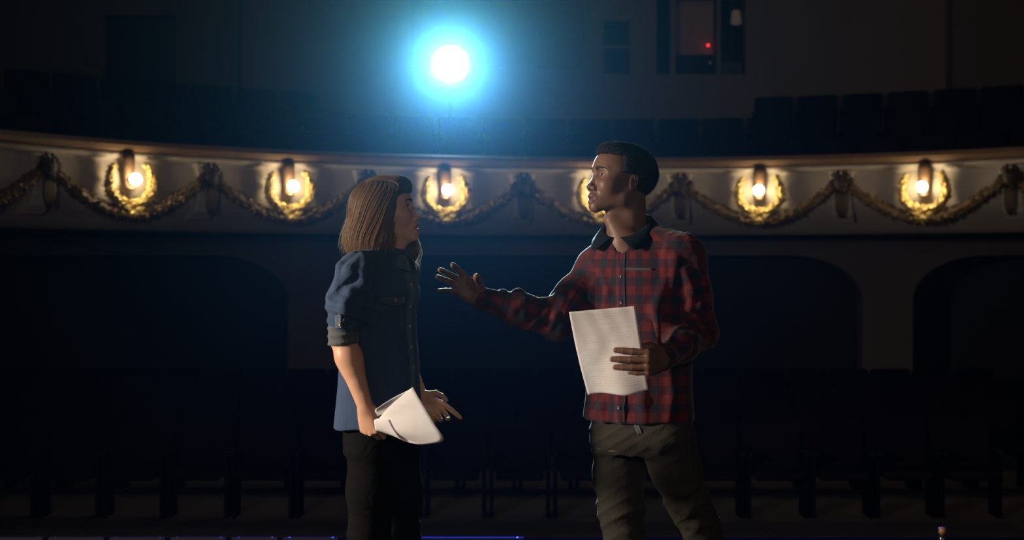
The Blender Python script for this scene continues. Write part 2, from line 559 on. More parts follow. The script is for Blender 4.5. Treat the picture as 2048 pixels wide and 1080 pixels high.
WHERE_L = ['leftmost on the balcony front', 'second from the left', 'right of the long-haired person\'s head', 'mostly hidden behind the dark-haired person\'s head',
           'right of the dark-haired person', 'rightmost on the balcony front']
def make_sconce():
    e = front_empty('balcony_sconce', LAMPS[0], 0)
    # bracket: broad strap out of the moulding, down and round under the globe
    pts = [(0, .06, 2.70), (0, -.02, 2.715), (0, -.06, 2.69), (0, -.07, 2.62), (0, -.065, 2.52), (0, -.06, 2.42), (0, -.07, 2.36), (0, -.08, 2.33), (0, -.10, 2.31), (0, -.12, 2.305), (0, -.135, 2.31)]
    MB().tube(pts, [.05, .062, .070, .074, .072, .068, .064, .060, .056, .050, .035], 12, True, .42).obj('bracket', 'bronze', e, True)
    MB().lathe([(.030, -.155), (.040, -.150), (.042, -.125), (.028, -.115)], 16, (0, 0, 2.405), axis='Y').tube([(0, -.12, 2.405), (0, -.075, 2.405), (0, -.06, 2.43)], .018, 8).obj('lamp_holder', 'bronze', e, True)
    mb = MB()
    sphere_into(mb, (0, -.205, 2.405), .066, 24, 16)
    mb.obj('globe', 'bulb', e, True)
    # open wreath round the globe
    pts = []
    n = 34
    for k in range(n + 1):
        a = R(-90 - 132 + 264 * k / n)
        xx, zz = .272 * cos(a), .250 * sin(a)
        if zz > 0: zz *= 1.25
        pts.append((xx, -.095, 2.37 + zz))
    rad = [.032 + .030 * min(1, sin(pi * k / n) * 1.9) for k in range(n + 1)]
    w_ = leafy_path(MB(), pts, rad, 1, 10, .052, .036, seed=2)
    w_.obj('wreath', 'gilt', e, False)
    b_ = MB()
    for s in (-1, 1):
        b_.leaf((s * .015, -.17, 2.055), (s * 1, -.15, .38), (0, -.7, .7), .13, .075)
        b_.leaf((s * .02, -.17, 2.045), (s * 1, -.1, -.18), (0, -.7, .7), .12, .07)
        b_.leaf((0, -.17, 2.06), (s * .7, -.2, -1), (0, -1, .4), .11, .06)
        sphere_into(b_, (s * .135, -.17, 2.02), .022, 8, 6)
    b_.leaf((0, -.17, 2.08), (0, -.2, -1), (0, -1, .3), .12, .06)
    b_.obj('leaf_bow', 'gilt', e, False)
    tag(e, cat='wall lamp', group='globe lamps in wreaths on the balcony front')
    return e
sc0 = make_sconce()
index_kids()
for i, d in enumerate(LAMPS):
    o = sc0 if i == 0 else copy_tree(sc0)
    o.location = arc(R(d), 7.9, 0)
    o.rotation_euler = (0, 0, -R(d))
    o['label'] = 'lit globe lamp in a gilded leaf wreath, ' + WHERE_L[i]

# ------------------------------------------------------------------ seats
def make_seat(name):
    e = empty(name)
    # faces -Y (towards the stage)
    MB().box(-.235, .235, -.25, .20, .38, .47, .03).obj('seat', 'velvet', e)
    rot = Matrix.Rotation(R(-10), 3, 'X')
    b = MB()
    n = 16
    vs, fs = [], []
    for k in range(n + 1):       # square-topped padded back
        a = pi * k / n
        x = -.285 * math.copysign(abs(cos(a)) ** .22, cos(a))
        z = .86 + .06 * sin(a) ** .22 if sin(a) > 1e-6 else .86
        vs += [(x, -.035, .42), (x, -.035, z), (x, .045, z), (x, .045, .42)]
    for k in range(n):
        for j in range(4):
            fs.append((k * 4 + j, k * 4 + (j + 1) % 4, (k + 1) * 4 + (j + 1) % 4, (k + 1) * 4 + j))
    fs += [(3, 2, 1, 0), (n * 4, n * 4 + 1, n * 4 + 2, n * 4 + 3)]
    vs = [rot @ Vector((x, y, z - .42)) + Vector((0, .21, .42)) for x, y, z in vs]
    b.add(vs, fs)
    b.obj('backrest', 'velvet', e)
    for s in (-1, 1):
        MB().box(s * .275 - .025, s * .275 + .025, -.22, .22, .60, .64, .01).obj('armrest', 'seat_wood', e)
        MB().box(s * .275 - .018, s * .275 + .018, -.10, .18, 0, .60).obj('leg', 'seat_iron', e)
    return e
seat0 = make_seat('theatre_seat')
index_kids()
seat_used = [False]
def place_seat(loc, rz, label, group):
    o = copy_tree(seat0) if seat_used[0] else seat0
    seat_used[0] = True
    o.location = loc
    o.rotation_euler = (0, 0, rz)
    tag(o, label, 'seat', group)

def seat_arc(r_, z, t0, t1, step, label, group):
    n = int((t1 - t0) / step)
    for k in range(n + 1):
        d = R(t0 + k * step)
        place_seat(arc(d, r_, z), -d, label, group)
seat_arc(8.72, 2.25, -50, 42, 4.1, 'dark theatre seat in the first balcony row behind the rail', 'first balcony row seats')
seat_arc(9.75, 2.68, -49, 40, 3.7, 'dark theatre seat in the second balcony row, above the first', 'second balcony row seats')
seat_arc(10.8, 3.10, -44, -21, 3.4, 'dark theatre seat in the topmost balcony row, left block', 'top balcony row seats, left block')
seat_arc(10.8, 3.10, 14, 37, 3.4, 'dark theatre seat in the topmost balcony row, right block', 'top balcony row seats, right block')
ROWN = ['nearest the stage', 'second from the stage', 'third from the stage', 'fourth from the stage', 'fifth from the stage']
for r_ in range(5):
    y = 13.2 + r_ * 1.7
    half = 0.37 * y
    n = int(2 * half / .62)
    for k in range(n + 1):
        x = -half + k * .62 + (r_ % 2) * .3
        if X0 + .5 < x < X1 - .5:
            place_seat((x, y, ZF), 0, 'dark stalls seat below the balcony, row ' + ROWN[r_], 'stalls seats, row ' + ROWN[r_])

# footlight covers along the stage edge
def footlight(x, w, label, m='trough'):
    e = empty('footlight_cover', (x, YS - .05, 0))
    mb = MB()
    prof = [(-.02, 0), (-.02, .006), (-.014, .010), (.014, .010), (.02, .006), (.02, 0)]
    vs = [(sx * w / 2, y, z) for sx in (-1, 1) for (y, z) in prof]
    n = len(prof)
    fs = [(j, (j + 1) % n, n + (j + 1) % n, n + j) for j in range(n)] + [tuple(range(n - 1, -1, -1)), tuple(range(n, 2 * n))]
    mb.add(vs, fs)
    mb.obj('cover', m, e)
    for s in (-1, 1):
        MB().lathe([(.006, .009), (.006, .0105), (.003, .011)], 10, (s * (w / 2 - .03), .0, 0)).obj('screw', 'steel', e)
    return tag(e, label, 'footlight', 'footlight covers along the stage edge')
for i, (a, b_) in enumerate([(-18, 86), (98, 208), (220, 330), (342, 452), (464, 555), (566, 676)]):
    footlight(((a + b_) / 2 - 1024) / 389.5, (b_ - a) / 389.5,
              'short metal footlight cover on the stage edge, ' + ['at the left edge of the frame', 'second from the left', 'third from the left', 'fourth from the left', 'second left of the long-haired person', 'directly left of the long-haired person'][i])
footlight(((800 + 1047) / 2 - 1024) / 389.5, 247 / 389.5, 'long blue-lit footlight cover on the stage edge between the two people', 'trough_lit')

# follow spot in the balcony
fs_ = empty('follow_spot', tuple(LAMP))
aim = (Vector((0.1, 4.5, 1.0)) - LAMP).to_track_quat('-Y', 'Z').to_euler()
fs_.rotation_euler = aim
fs_.scale = (1.45, 1.45, 1.45)  # enlarged so the lit lens stands in for the bloom around it
mb = MB().lathe([(.13, .75), (.17, .70), (.175, .1), (.20, .06), (.205, -.26), (.19, -.26), (.185, -.20), (.185, .0)], 28, axis='Y')
mb.obj('housing', 'iron', fs_, True)
MB().lathe([(.17, -.2), (.15, -.215), (.08, -.228), (.001, -.232), (.001, -.2)], 28, axis='Y').obj('lens', 'spotlens', fs_, True)
MB().tube([(-.22, .2, .05), (-.25, .2, -.1), (-.25, .2, -.26), (0, .2, -.32), (.25, .2, -.26), (.25, .2, -.1), (.22, .2, .05)], .018, 8).obj('yoke', 'iron', fs_, True)
tag(fs_, 'blazing blue-white follow spot shining from the upper balcony between the two people', 'spotlight')
st = empty('lamp_stand', (LAMP.x, LAMP.y + .2, 3.08))
MB().tube([(0, 0, 0.1), (0, 0, LAMP.z - 3.08 - .46)], .022, 10).obj('pole', 'iron', st, True)
for k in range(3):
    a = 2 * pi * k / 3
    MB().tube([(0, 0, .35), (.35 * cos(a), .35 * sin(a), 0.02)], .014, 8).obj('leg', 'iron', st, True)
tag(st, 'black tripod stand carrying the follow spot', 'stand')

# bottle on the stage, lower right
BD = 5.75
bo = empty('bottle', ((1885 - 1024) / FOC * BD, BD, 0))
glass = mat('bottle_glass', (0.10, 0.09, 0.07), 0.08)
glass.node_tree.nodes['Principled BSDF'].inputs['Transmission Weight'].default_value = 0.8
hb = CAM_Z - (1055 - 540) / FOC * BD
MB().lathe([(.001, .004), (.034, .0), (.037, .012), (.037, hb - .12), (.031, hb - .085), (.018, hb - .05), (.0135, hb - .03), (.0135, hb - .01), (.001, hb - .01)], 28).obj('body', glass, bo, True)
MB().lathe([(.001, hb - .024), (.0155, hb - .024), (.016, hb - .02), (.016, hb - .002), (.014, hb), (.001, hb)], 24).obj('cap', mat('amber_cap', (.35, .16, .04), .4), bo, True)
MB().lathe([(.0375, .05), (.0378, .052), (.0378, .13), (.0375, .132)], 28).obj('label', mat('bottle_label', (.3, .06, .05), .6), bo, True)
tag(bo, 'slim dark bottle with an amber cap standing on the stage, far right', 'bottle')
# ================================================================== SIGNED DISTANCE MODELLING (people and clothes)
def nrmz(v):
    v = np.asarray(v, float)
    return v / np.linalg.norm(v)

class Frame:
    """right-handed or left-handed local frame: origin O, rows X, Y, Z are world directions, uniform scale s"""
    def __init__(s, O, X, Y, Z, sc=1.0):
        s.O = np.asarray(O, float)
        s.A = np.array([nrmz(X), nrmz(Y), nrmz(Z)])
        s.s = sc
    def loc(s, P):
        return (P - s.O) @ s.A.T / s.s
    def wor(s, p):
        return np.asarray(p, float) @ s.A * s.s + s.O

def smin(a, b, k):
    h = np.maximum(k - np.abs(a - b), 0) / k
    return np.minimum(a, b) - h * h * k * .25

class Sdf:
    def __init__(s):
        s.ops = []
    def op(s, fn, lo, hi, k, mode, fr=None):
        lo, hi = np.asarray(lo, float), np.asarray(hi, float)
        if fr is not None:
            c = np.array([[(lo, hi)[i][0], (lo, hi)[j][1], (lo, hi)[l][2]] for i in (0, 1) for j in (0, 1) for l in (0, 1)])
            w = fr.wor(c)
            lo, hi = w.min(0), w.max(0)
            g = lambda P, fn=fn, fr=fr: fn(fr.loc(P)) * fr.s
        else:
            g = fn
        s.ops.append((g, lo, hi, k, mode))
        return s
    # ---- primitives
    def ell(s, c, r, k=.01, mode='u', fr=None, rot=None):
        c, r = np.asarray(c, float), np.asarray(r, float)
        rt = None if rot is None else np.array(rot.to_3x3())
        def fn(P):
            q = P - c
            if rt is not None: q = q @ rt
            k0 = np.sqrt(((q / r) ** 2).sum(-1))
            k1 = np.sqrt(((q / (r * r)) ** 2).sum(-1)) + 1e-9
            return k0 * (k0 - 1) / k1
        m = r.max() if rt is not None else r
        return s.op(fn, c - m, c + m, k, mode, fr)
    def cap(s, a, b, ra, rb=None, k=.01, mode='u', fr=None, flat=None):
        """tapered capsule; flat = (direction, factor) squashes the section along that direction"""
        a, b = np.asarray(a, float), np.asarray(b, float)
        rb = ra if rb is None else rb
        ab = b - a
        L2 = max(ab @ ab, 1e-9)
        if flat is not None:
            u, f = nrmz(flat[0]), flat[1]
        def fn(P):
            q = P - a
            t = np.clip((q @ ab) / L2, 0, 1)
            w = q - t[..., None] * ab
            r_ = ra + (rb - ra) * t
            if flat is not None:
                wu = w @ u
                w = w + ((1 / f - 1) * wu)[..., None] * u
                return (np.sqrt((w ** 2).sum(-1)) - r_) * min(1, f)
            return np.sqrt((w ** 2).sum(-1)) - r_
        m = max(ra, rb) * (max(1, flat[1]) if flat else 1)
        return s.op(fn, np.minimum(a, b) - m, np.maximum(a, b) + m, k, mode, fr)
    def chain(s, pts, rad, k=.01, mode='u', fr=None, flat=None):
        for i in range(len(pts) - 1):
            s.cap(pts[i], pts[i + 1], rad[i], rad[i + 1], k, mode, fr, flat)
        return s
    def loft(s, secs, U, V, k=.02, mode='u', p=2.0, fr=None, rnd=.01):
        """secs rows: z, cx, cy, a, b  (a along U, b along V), stacked in z"""
        S = np.array(sorted(secs), float)
        zz = np.linspace(S[0, 0], S[-1, 0], 160)
        # smooth (monotone-ish) interpolation of the rows
        tab = np.stack([pchip(S[:, 0], S[:, j], zz) for j in range(1, S.shape[1])], 1)
        U, V = nrmz(U)[:2], nrmz(V)[:2]
        def fn(P):
            z = P[..., 2]
            g = [np.interp(z, zz, tab[:, j]) for j in range(4)]
            dx, dy = P[..., 0] - g[0], P[..., 1] - g[1]
            du, dv = dx * U[0] + dy * U[1], dx * V[0] + dy * V[1]
            r_ = np.sqrt(du * du + dv * dv) + 1e-9
            q = (np.abs(du / g[2]) ** p + np.abs(dv / g[3]) ** p) ** (1 / p) + 1e-9
            d = r_ * (1 - 1 / q)
            d = np.maximum(d, -np.minimum(g[2], g[3]))
            dz = np.maximum(z - S[-1, 0], S[0, 0] - z)
            return smax(d, dz, rnd)
        m = max(S[:, 3].max(), S[:, 4].max()) * 1.15
        lo = (S[:, 1].min() - m, S[:, 2].min() - m, S[0, 0])
        hi = (S[:, 1].max() + m, S[:, 2].max() + m, S[-1, 0])
        return s.op(fn, lo, hi, k, mode, fr)
    def disp(s, fn, lo, hi):
        s.ops.append((fn, np.asarray(lo, float), np.asarray(hi, float), 0, 'd'))
        return s
    # ---- evaluation
    def ev(s, P, ops=None, box=None):
        """P (...,3); if box given only the part of ops near it is used"""
        D = np.full(P.shape[:-1], .5)
        for g, lo, hi, k, mode in (s.ops if ops is None else ops):
            if mode == 'u': D = smin(D, g(P), max(k, 1e-6))
            elif mode == 's': D = smax(D, -g(P), max(k, 1e-6))
            elif mode == 'i': D = smax(D, g(P), max(k, 1e-6))
            elif mode == 'd':
                D = D + g(P) * (np.abs(D) < .06)
        return D
    def grad(s, P, e=.0015):
        G = np.zeros_like(P)
        for i in range(3):
            d = np.zeros(3)
            d[i] = e
            G[..., i] = s.ev(P + d) - s.ev(P - d)
        return G / (np.sqrt((G ** 2).sum(-1, keepdims=True)) + 1e-12)
    def project(s, P, off=0.0, it=5, lim=.02):
        for _ in range(it):
            d = s.ev(P) - off
            P = P - s.grad(P) * np.clip(d, -lim, lim)[..., None]
        return P
    def mesh(s, h, N=28):
        """naive surface nets in blocks of N cells -> verts (n,3), quads (m,4)"""
        un = [o for o in s.ops if o[4] == 'u']
        lo = np.min([o[1] for o in un], 0) - 3 * h
        hi = np.max([o[2] for o in un], 0) + 3 * h
        nb = np.ceil((hi - lo) / (h * N)).astype(int)
        BIG = 4096
        keys, pos, quads = [], [], []
        off = np.array([(i, j, k) for i in (0, 1) for j in (0, 1) for k in (0, 1)])
        edges = [(a, b) for a in range(8) for b in range(a + 1, 8) if np.abs(off[a] - off[b]).sum() == 1]
        for bi in range(nb[0]):
            for bj in range(nb[1]):
                for bk in range(nb[2]):
                    o0 = np.array([bi, bj, bk]) * N
                    b0, b1 = lo + o0 * h, lo + (o0 + N + 1) * h
                    ops = []
                    anyu = False
                    for o in s.ops:
                        m = o[3] + 2 * h
                        if o[4] == 'i' or (np.all(o[1] - m < b1) and np.all(o[2] + m > b0)):
                            ops.append(o)
                            anyu |= o[4] == 'u'
                    if not anyu: continue
                    c = s.ev(np.array([(b0 + b1) / 2]), ops)[0]
                    ax = [np.arange(N + 1) * h + b0[d] for d in range(3)]
                    # coarse test
                    cs = [a[::7] for a in ax]
                    Pc = np.stack(np.meshgrid(*cs, indexing='ij'), -1)
                    Dc = s.ev(Pc, ops)
                    if Dc.min() > 9.5 * h or Dc.max() < -9.5 * h: continue
                    Pg = np.stack(np.meshgrid(*ax, indexing='ij'), -1)
                    F = s.ev(Pg, ops)
                    ins = F < 0
                    cnt = sum(ins[i:N + i, j:N + j, k:N + k].astype(np.int8) for i, j, k in off)
                    act = np.argwhere((cnt > 0) & (cnt < 8))
                    if len(act):
                        Fc = np.stack([F[act[:, 0] + i, act[:, 1] + j, act[:, 2] + k] for i, j, k in off], 1)
                        sm = np.zeros((len(act), 3))
                        w = np.zeros(len(act))
                        for a, b in edges:
                            fa, fb = Fc[:, a], Fc[:, b]
                            x = (fa < 0) != (fb < 0)
                            t = np.where(x, fa / np.where(x, fa - fb, 1), 0)
                            sm += np.where(x[:, None], off[a] + t[:, None] * (off[b] - off[a]), 0)
                            w += x
                        p = (act + sm / w[:, None] + o0) * h + lo
                        ga = act + o0
                        keys.append((ga[:, 0] * BIG + ga[:, 1]) * BIG + ga[:, 2])
                        pos.append(p)
                    for d in range(3):
                        sl0 = [slice(0, N)] * 3
                        sl1 = [slice(0, N)] * 3
                        sl1[d] = slice(1, N + 1)
                        A, B = ins[tuple(sl0)], ins[tuple(sl1)]
                        for flag, E in ((0, np.argwhere(A & ~B)), (1, np.argwhere(~A & B))):
                            if not len(E): continue
                            E = E + o0
                            u, v = (d + 1) % 3, (d + 2) % 3
                            q = []
                            for du, dv in ((-1, -1), (0, -1), (0, 0), (-1, 0)):
                                T = E.copy()
                                T[:, u] += du
                                T[:, v] += dv
                                q.append((T[:, 0] * BIG + T[:, 1]) * BIG + T[:, 2])
                            q = np.stack(q, 1)
                            quads.append(q if flag == 0 else q[:, ::-1])
        K = np.concatenate(keys)
        Pn = np.concatenate(pos)
        Q = np.concatenate(quads)
        od = np.argsort(K)
        K, Pn = K[od], Pn[od]
        idx = np.searchsorted(K, Q)
        idx = np.clip(idx, 0, len(K) - 1)
        ok = (K[idx] == Q).all(1)
        return Pn, idx[ok]

def smax(a, b, k):
    return -smin(-a, -b, k)

def pchip(x, y, q):
    x, y = np.asarray(x, float), np.asarray(y, float)
    n = len(x)
    if n < 3: return np.interp(q, x, y)
    h = np.diff(x)
    dl = np.diff(y) / h
    m = np.zeros(n)
    for i in range(1, n - 1):
        if dl[i - 1] * dl[i] > 0:
            w1, w2 = 2 * h[i] + h[i - 1], h[i] + 2 * h[i - 1]
            m[i] = (w1 + w2) / (w1 / dl[i - 1] + w2 / dl[i])
    m[0], m[-1] = dl[0], dl[-1]
    i = np.clip(np.searchsorted(x, q) - 1, 0, n - 2)
    t = (q - x[i]) / h[i]
    return ((2 * t ** 3 - 3 * t * t + 1) * y[i] + (t ** 3 - 2 * t * t + t) * h[i] * m[i] + (-2 * t ** 3 + 3 * t * t) * y[i + 1] + (t ** 3 - t * t) * h[i] * m[i + 1])

def sdf_obj(name, V, Q, m, parent=None, smooth_it=1, attrs=None):
    # light Laplacian smoothing
    for _ in range(smooth_it):
        S = np.zeros_like(V)
        C = np.zeros(len(V))
        for a, b in ((0, 1), (1, 2), (2, 3), (3, 0)):
            np.add.at(S, Q[:, a], V[Q[:, b]])
            np.add.at(S, Q[:, b], V[Q[:, a]])
            np.add.at(C, Q[:, a], 1)
            np.add.at(C, Q[:, b], 1)
        V = V * .5 + .5 * S / np.maximum(C, 1)[:, None]
    me = bpy.data.meshes.new(name)
    me.vertices.add(len(V))
    me.vertices.foreach_set('co', V.astype(np.float32).ravel())
    me.loops.add(len(Q) * 4)
    me.loops.foreach_set('vertex_index', Q.astype(np.int32).ravel())
    me.polygons.add(len(Q))
    me.polygons.foreach_set('loop_start', np.arange(0, len(Q) * 4, 4, dtype=np.int32))
    me.polygons.foreach_set('loop_total', np.full(len(Q), 4, dtype=np.int32))
    me.update(calc_edges=True)
    me.polygons.foreach_set('use_smooth', [True] * len(Q))
    for an, (ty, arr) in (attrs or {}).items():
        at = me.attributes.new(an, ty, 'POINT')
        at.data.foreach_set('color' if ty == 'FLOAT_COLOR' else ('vector' if ty == 'FLOAT_VECTOR' else 'value'), arr(V).astype(np.float32).ravel())
    me.materials.append(M[m] if isinstance(m, str) else m)
    me.update()
    o = bpy.data.objects.new(name, me)
    COL.objects.link(o)
    if parent is not None:
        o.parent = parent
        o.matrix_parent_inverse = parent_matrix(parent).inverted()
    return o

def hair_obj(name, strands, radius, m, parent):
    """strands: array (n, k, 3) in world space; radius root->tip"""
    n, k, _ = strands.shape
    hc = bpy.data.hair_curves.new(name)
    hc.add_curves([k] * n)
    P = strands.reshape(-1, 3).astype(np.float32)
    hc.attributes['position'].data.foreach_set('vector', P.ravel())
    ra = hc.attributes.get('radius') or hc.attributes.new('radius', 'FLOAT', 'POINT')
    t = np.linspace(1, .35, k)
    ra.data.foreach_set('value', np.tile(radius * t, n).astype(np.float32))
    hc.materials.append(M[m] if isinstance(m, str) else m)
    o = bpy.data.objects.new(name, hc)
    COL.objects.link(o)
    if parent is not None:
        o.parent = parent
        o.matrix_parent_inverse = parent_matrix(parent).inverted()
    return o

def PX(px, py, d=0.0, y0=None):
    """a point of the figures: d metres behind (+) or before (-) the actors' plane"""
    y = (ACT_Y if y0 is None else y0) + d
    return np.array([(px - 1024) / FOC * y, y, CAM_Z - (py - 540) / FOC * y])

# ------------------------------------------------------------------ head
def head(S, fr, lips=1.0, nose=1.0, jaw=1.0, openm=.0):
    """x forward, y left, z up, origin between the ears at eye height"""
    k = .02
    S.ell((-.006, 0, .032), (.098, .074, .080), k, fr=fr)
    S.ell((.040, 0, .020), (.055, .062, .070), .03, fr=fr)
    S.ell((.038, 0, -.045), (.050, .052 * jaw, .058), .03, fr=fr)
    for s in (-1, 1):
        S.cap((.002, s * .056 * jaw, -.035), (.012, s * .050 * jaw, -.066), .014, .014, .025, fr=fr)
        S.cap((.012, s * .050 * jaw, -.066), (.078, s * .012, -.100), .015, .013, .022, fr=fr)
        S.ell((.058, s * .041, -.030), (.026, .019, .022), .04, fr=fr)
        S.cap((.090, s * .010, .020), (.074, s * .042, .020), .009, .009, .014, fr=fr)
    S.ell((.080, 0, -.101), (.016, .018, .013), .016, fr=fr)
    S.ell((.072, 0, -.072), (.026, .030, .022), .02, fr=fr)
    # eye sockets
    for s in (-1, 1):
        S.ell((.100, s * .034, .002), (.020, .020, .012), .016, 's', fr=fr)
    # nose
    S.cap((.088, 0, .004), (.101, 0, -.034), .0075, .0085 * nose, .010, fr=fr)
    S.ell((.1075, 0, -.040), (.0105, .0105 * nose, .0095), .008, fr=fr)
    for s in (-1, 1):
        S.ell((.097, s * .0125 * nose, -.044), (.011, .0068 * nose, .0085), .006, fr=fr)
    S.cap((.096, 0, -.052), (.090, 0, -.060), .006, .006, .008, fr=fr)
    for s in (-1, 1):
        S.ell((.100, s * .0068 * nose, -.0515), (.0058, .0034 * nose, .004), .003, 's', fr=fr)
    # eyes: ball of the lids, then the slit
    for s in (-1, 1):
        S.ell((.0755, s * .033, .000), (.0140, .0155, .0130), .005, fr=fr)
        S.ell((.090, s * .033, .0005), (.012, .0150, .0041), .0015, 's', fr=fr)
    # mouth
    S.ell((.092, 0, -.064), (.012, .018, .008), .012, fr=fr)
    ul = [(.089, -.024, -.0735), (.0975, -.011, -.069), (.1005, 0, -.0685), (.0975, .011, -.069), (.089, .024, -.0735)]
    z2 = -.0785 - openm
    ll = [(.088, -.022, -.0755), (.0945, -.010, z2), (.0975, 0, z2 - .0006), (.0945, .010, z2), (.088, .022, -.0755)]
    S.chain(ul, [.0022, .0044 * lips, .0042 * lips, .0044 * lips, .0022], .004, fr=fr)
    S.chain(ll, [.0022, .0052 * lips, .0056 * lips, .0052 * lips, .0022], .004, fr=fr)
    S.ell((.104, 0, -.0738 - openm * .45), (.016, .019, .0012 + openm * .55), .0018, 's', fr=fr)
    # ears
    for s in (-1, 1):
        e = Matrix.Rotation(R(-12), 3, 'Y')
        S.ell((-.008, s * .074, -.006), (.016, .006, .030), .005, fr=fr, rot=e)
        S.ell((-.007, s * .0815, -.002), (.0098, .0085, .019), .003, 's', fr=fr, rot=e)
        S.cap((-.010, s * .077, -.012), (-.006, s * .077, .010), .0028, .0028, .004, fr=fr)
        S.cap((.003, s * .072, -.012), (.003, s * .074, -.004), .004, .003, .004, fr=fr)

def face_color(P, fr, skin, lip, jaw_tint=None):
    """pigment of the skin: lips, cheeks"""
    q = fr.loc(P)
    c = np.tile(np.array([*skin, 1.0]), (len(P), 1))
    def mix(w, col):
        c[:, :3] = c[:, :3] * (1 - w[:, None]) + np.array(col) * w[:, None]
    ez = np.abs(q[:, 2] + .0755) / .0105
    ey = np.abs(q[:, 1]) / .0245
    w = np.clip(1.35 - (ez ** 2 * (1 + .8 * ey ** 2) + ey ** 4), 0, 1) * (q[:, 0] > .083)
    mix(np.clip(w * 2.2, 0, 1) * .85, lip)
    if jaw_tint is not None:
        w = np.exp(-((q[:, 2] + .085) / .035) ** 2) * (q[:, 0] > .0) * (np.abs(q[:, 1]) < .08) * (q[:, 2] > -.14)
        mix(w * .35, jaw_tint)
    return c

# ------------------------------------------------------------------ hand
def hand(S, wrist, X, T, sc, fingers, thumb, female=False, palm_curl=0):
    """wrist point, X along the hand, T towards the thumb side, D (back of hand) = given by fingers['D'];
    fingers: name -> (spread_deg, c1, c2, c3); thumb: three world-free local vectors"""
    D = nrmz(fingers['D'])
    X = nrmz(X)
    T = np.asarray(T, float)
    T = nrmz(T - X * (T @ X))
    D = nrmz(D - X * (D @ X) - T * (D @ T))
    fr = Frame(wrist, X, T, D, sc)
    f = .88 if female else 1.0
    # palm: x forward, y thumb side, z back of the hand
    base = {'index': (.088, .026, .002), 'middle': (.092, .006, .004), 'ring': (.087, -.014, .002), 'pinky': (.079, -.031, -.002)}
    lens = {'index': (.043, .026, .021), 'middle': (.048, .029, .022), 'ring': (.044, .027, .022), 'pinky': (.034, .020, .019)}
    rad = {'index': .0104, 'middle': .0106, 'ring': .0100, 'pinky': .0088}
    root = {'index': (.018, .014, 0), 'middle': (.015, .004, .001), 'ring': (.015, -.006, 0), 'pinky': (.018, -.015, -.002)}
    for n in base:
        S.cap(root[n], base[n], .0145 * f, .0105 * f, .016, fr=fr)
    S.ell((.050, -.004, -.002), (.040, .034 * f, .0125 * f), .012, fr=fr)
    S.cap((-.03, 0, 0), (.02, 0, 0), .0205 * f, .020 * f, .015, fr=fr, flat=((0, 0, 1), .72))
    S.ell((.035, .022, -.010), (.030, .015, .013), .012, fr=fr)       # thenar
    S.ell((.040, -.026, -.009), (.032, .011, .011), .012, fr=fr)      # hypothenar
    tips = {}
    J = fr.joints = {}
    for n in base:
        sp, c1, c2, c3 = fingers[n]
        p = np.array(base[n])
        a = R(sp)
        side = np.array([cos(a), sin(a), 0])
        ang = 0
        r0 = rad[n] * f
        pts, rr = [p], [r0 * 1.08]
        for L, c in zip(lens[n], (c1, c2, c3)):
            ang += R(c)
            d = side * cos(ang) + np.array([0, 0, -1]) * sin(ang)
            q = p + d * L * (.97 if female else 1)
            h_ = (p + q) / 2
            S.cap(p, h_, r0, r0 * .925, .0015 if len(pts) > 1 else .004, fr=fr)
            S.cap(h_, q, r0 * .925, r0 * (.97 if len(pts) < 3 else .88), .0015, fr=fr)
            r0 *= .94
            p = q
            pts.append(q)
        tips[n] = fr.wor(p)
        J[n] = [fr.wor(x) for x in pts]
    # thumb: joints in local space
    tp = [np.array(v) for v in thumb]
    S.cap(tp[0], tp[1], .0155 * f, .0125 * f, .012, fr=fr)
    S.cap(tp[1], tp[2], .0122 * f, .0108 * f, .005, fr=fr)
    S.cap(tp[2], tp[3], .0112 * f, .0085 * f, .004, fr=fr)
    tips['thumb'] = fr.wor(tp[3])
    return fr, tips

def arm_skin(S, sh, el, wr, r, k=.02, sect=None):
    """shoulder, elbow, wrist with taper"""
    sh, el, wr = map(np.asarray, (sh, el, wr))
    S.chain([sh, sh * .5 + el * .5, el], [r[0], r[0] * .92, r[1]], k)
    m = el * .7 + wr * .3
    S.chain([el, m, wr], [r[1], r[1] * 1.04, r[2]], k)

# ------------------------------------------------------------------ cloth folds
def ridge(x, sharp=2.0):
    return (1 - np.abs(np.sin(x))) ** sharp

def wav(P, k, ph=0, warp=.0, wk=(9, 7, 8)):
    k = np.asarray(k, float)
    w = warp * (np.sin(P @ np.array([wk[0], wk[1] * .6, -wk[2]]) + 1.3) + .6 * np.sin(P @ np.array([-wk[0] * 1.7, wk[1], wk[2] * 1.1]) + 4.0))
    return P @ k + ph + w
# ================================================================== MATERIALS OF THE FIGURES
def attr_skin(name, rough, sss):
    m = mat(name, (.5, .4, .3), rough, bump=.03, bscale=380, sss=sss, spec=.4)
    n, L = m.node_tree.nodes, m.node_tree.links
    b = n['Principled BSDF']
    a = n.new('ShaderNodeAttribute')
    a.attribute_name = 'pigment'
    t = n.new('ShaderNodeTexNoise')
    t.inputs['Scale'].default_value = 35
    t.inputs['Detail'].default_value = 4
    tc = n.new('ShaderNodeTexCoord')
    L.new(tc.outputs['Object'], t.inputs['Vector'])
    mp = n.new('ShaderNodeMapRange')
    mp.inputs['To Min'].default_value = .86
    mp.inputs['To Max'].default_value = 1.12
    L.new(t.outputs['Fac'], mp.inputs['Value'])
    mx = n.new('ShaderNodeVectorMath')
    mx.operation = 'SCALE'
    L.new(a.outputs['Color'], mx.inputs[0])
    L.new(mp.outputs[0], mx.inputs['Scale'])
    L.new(mx.outputs[0], b.inputs['Base Color'])
    return m

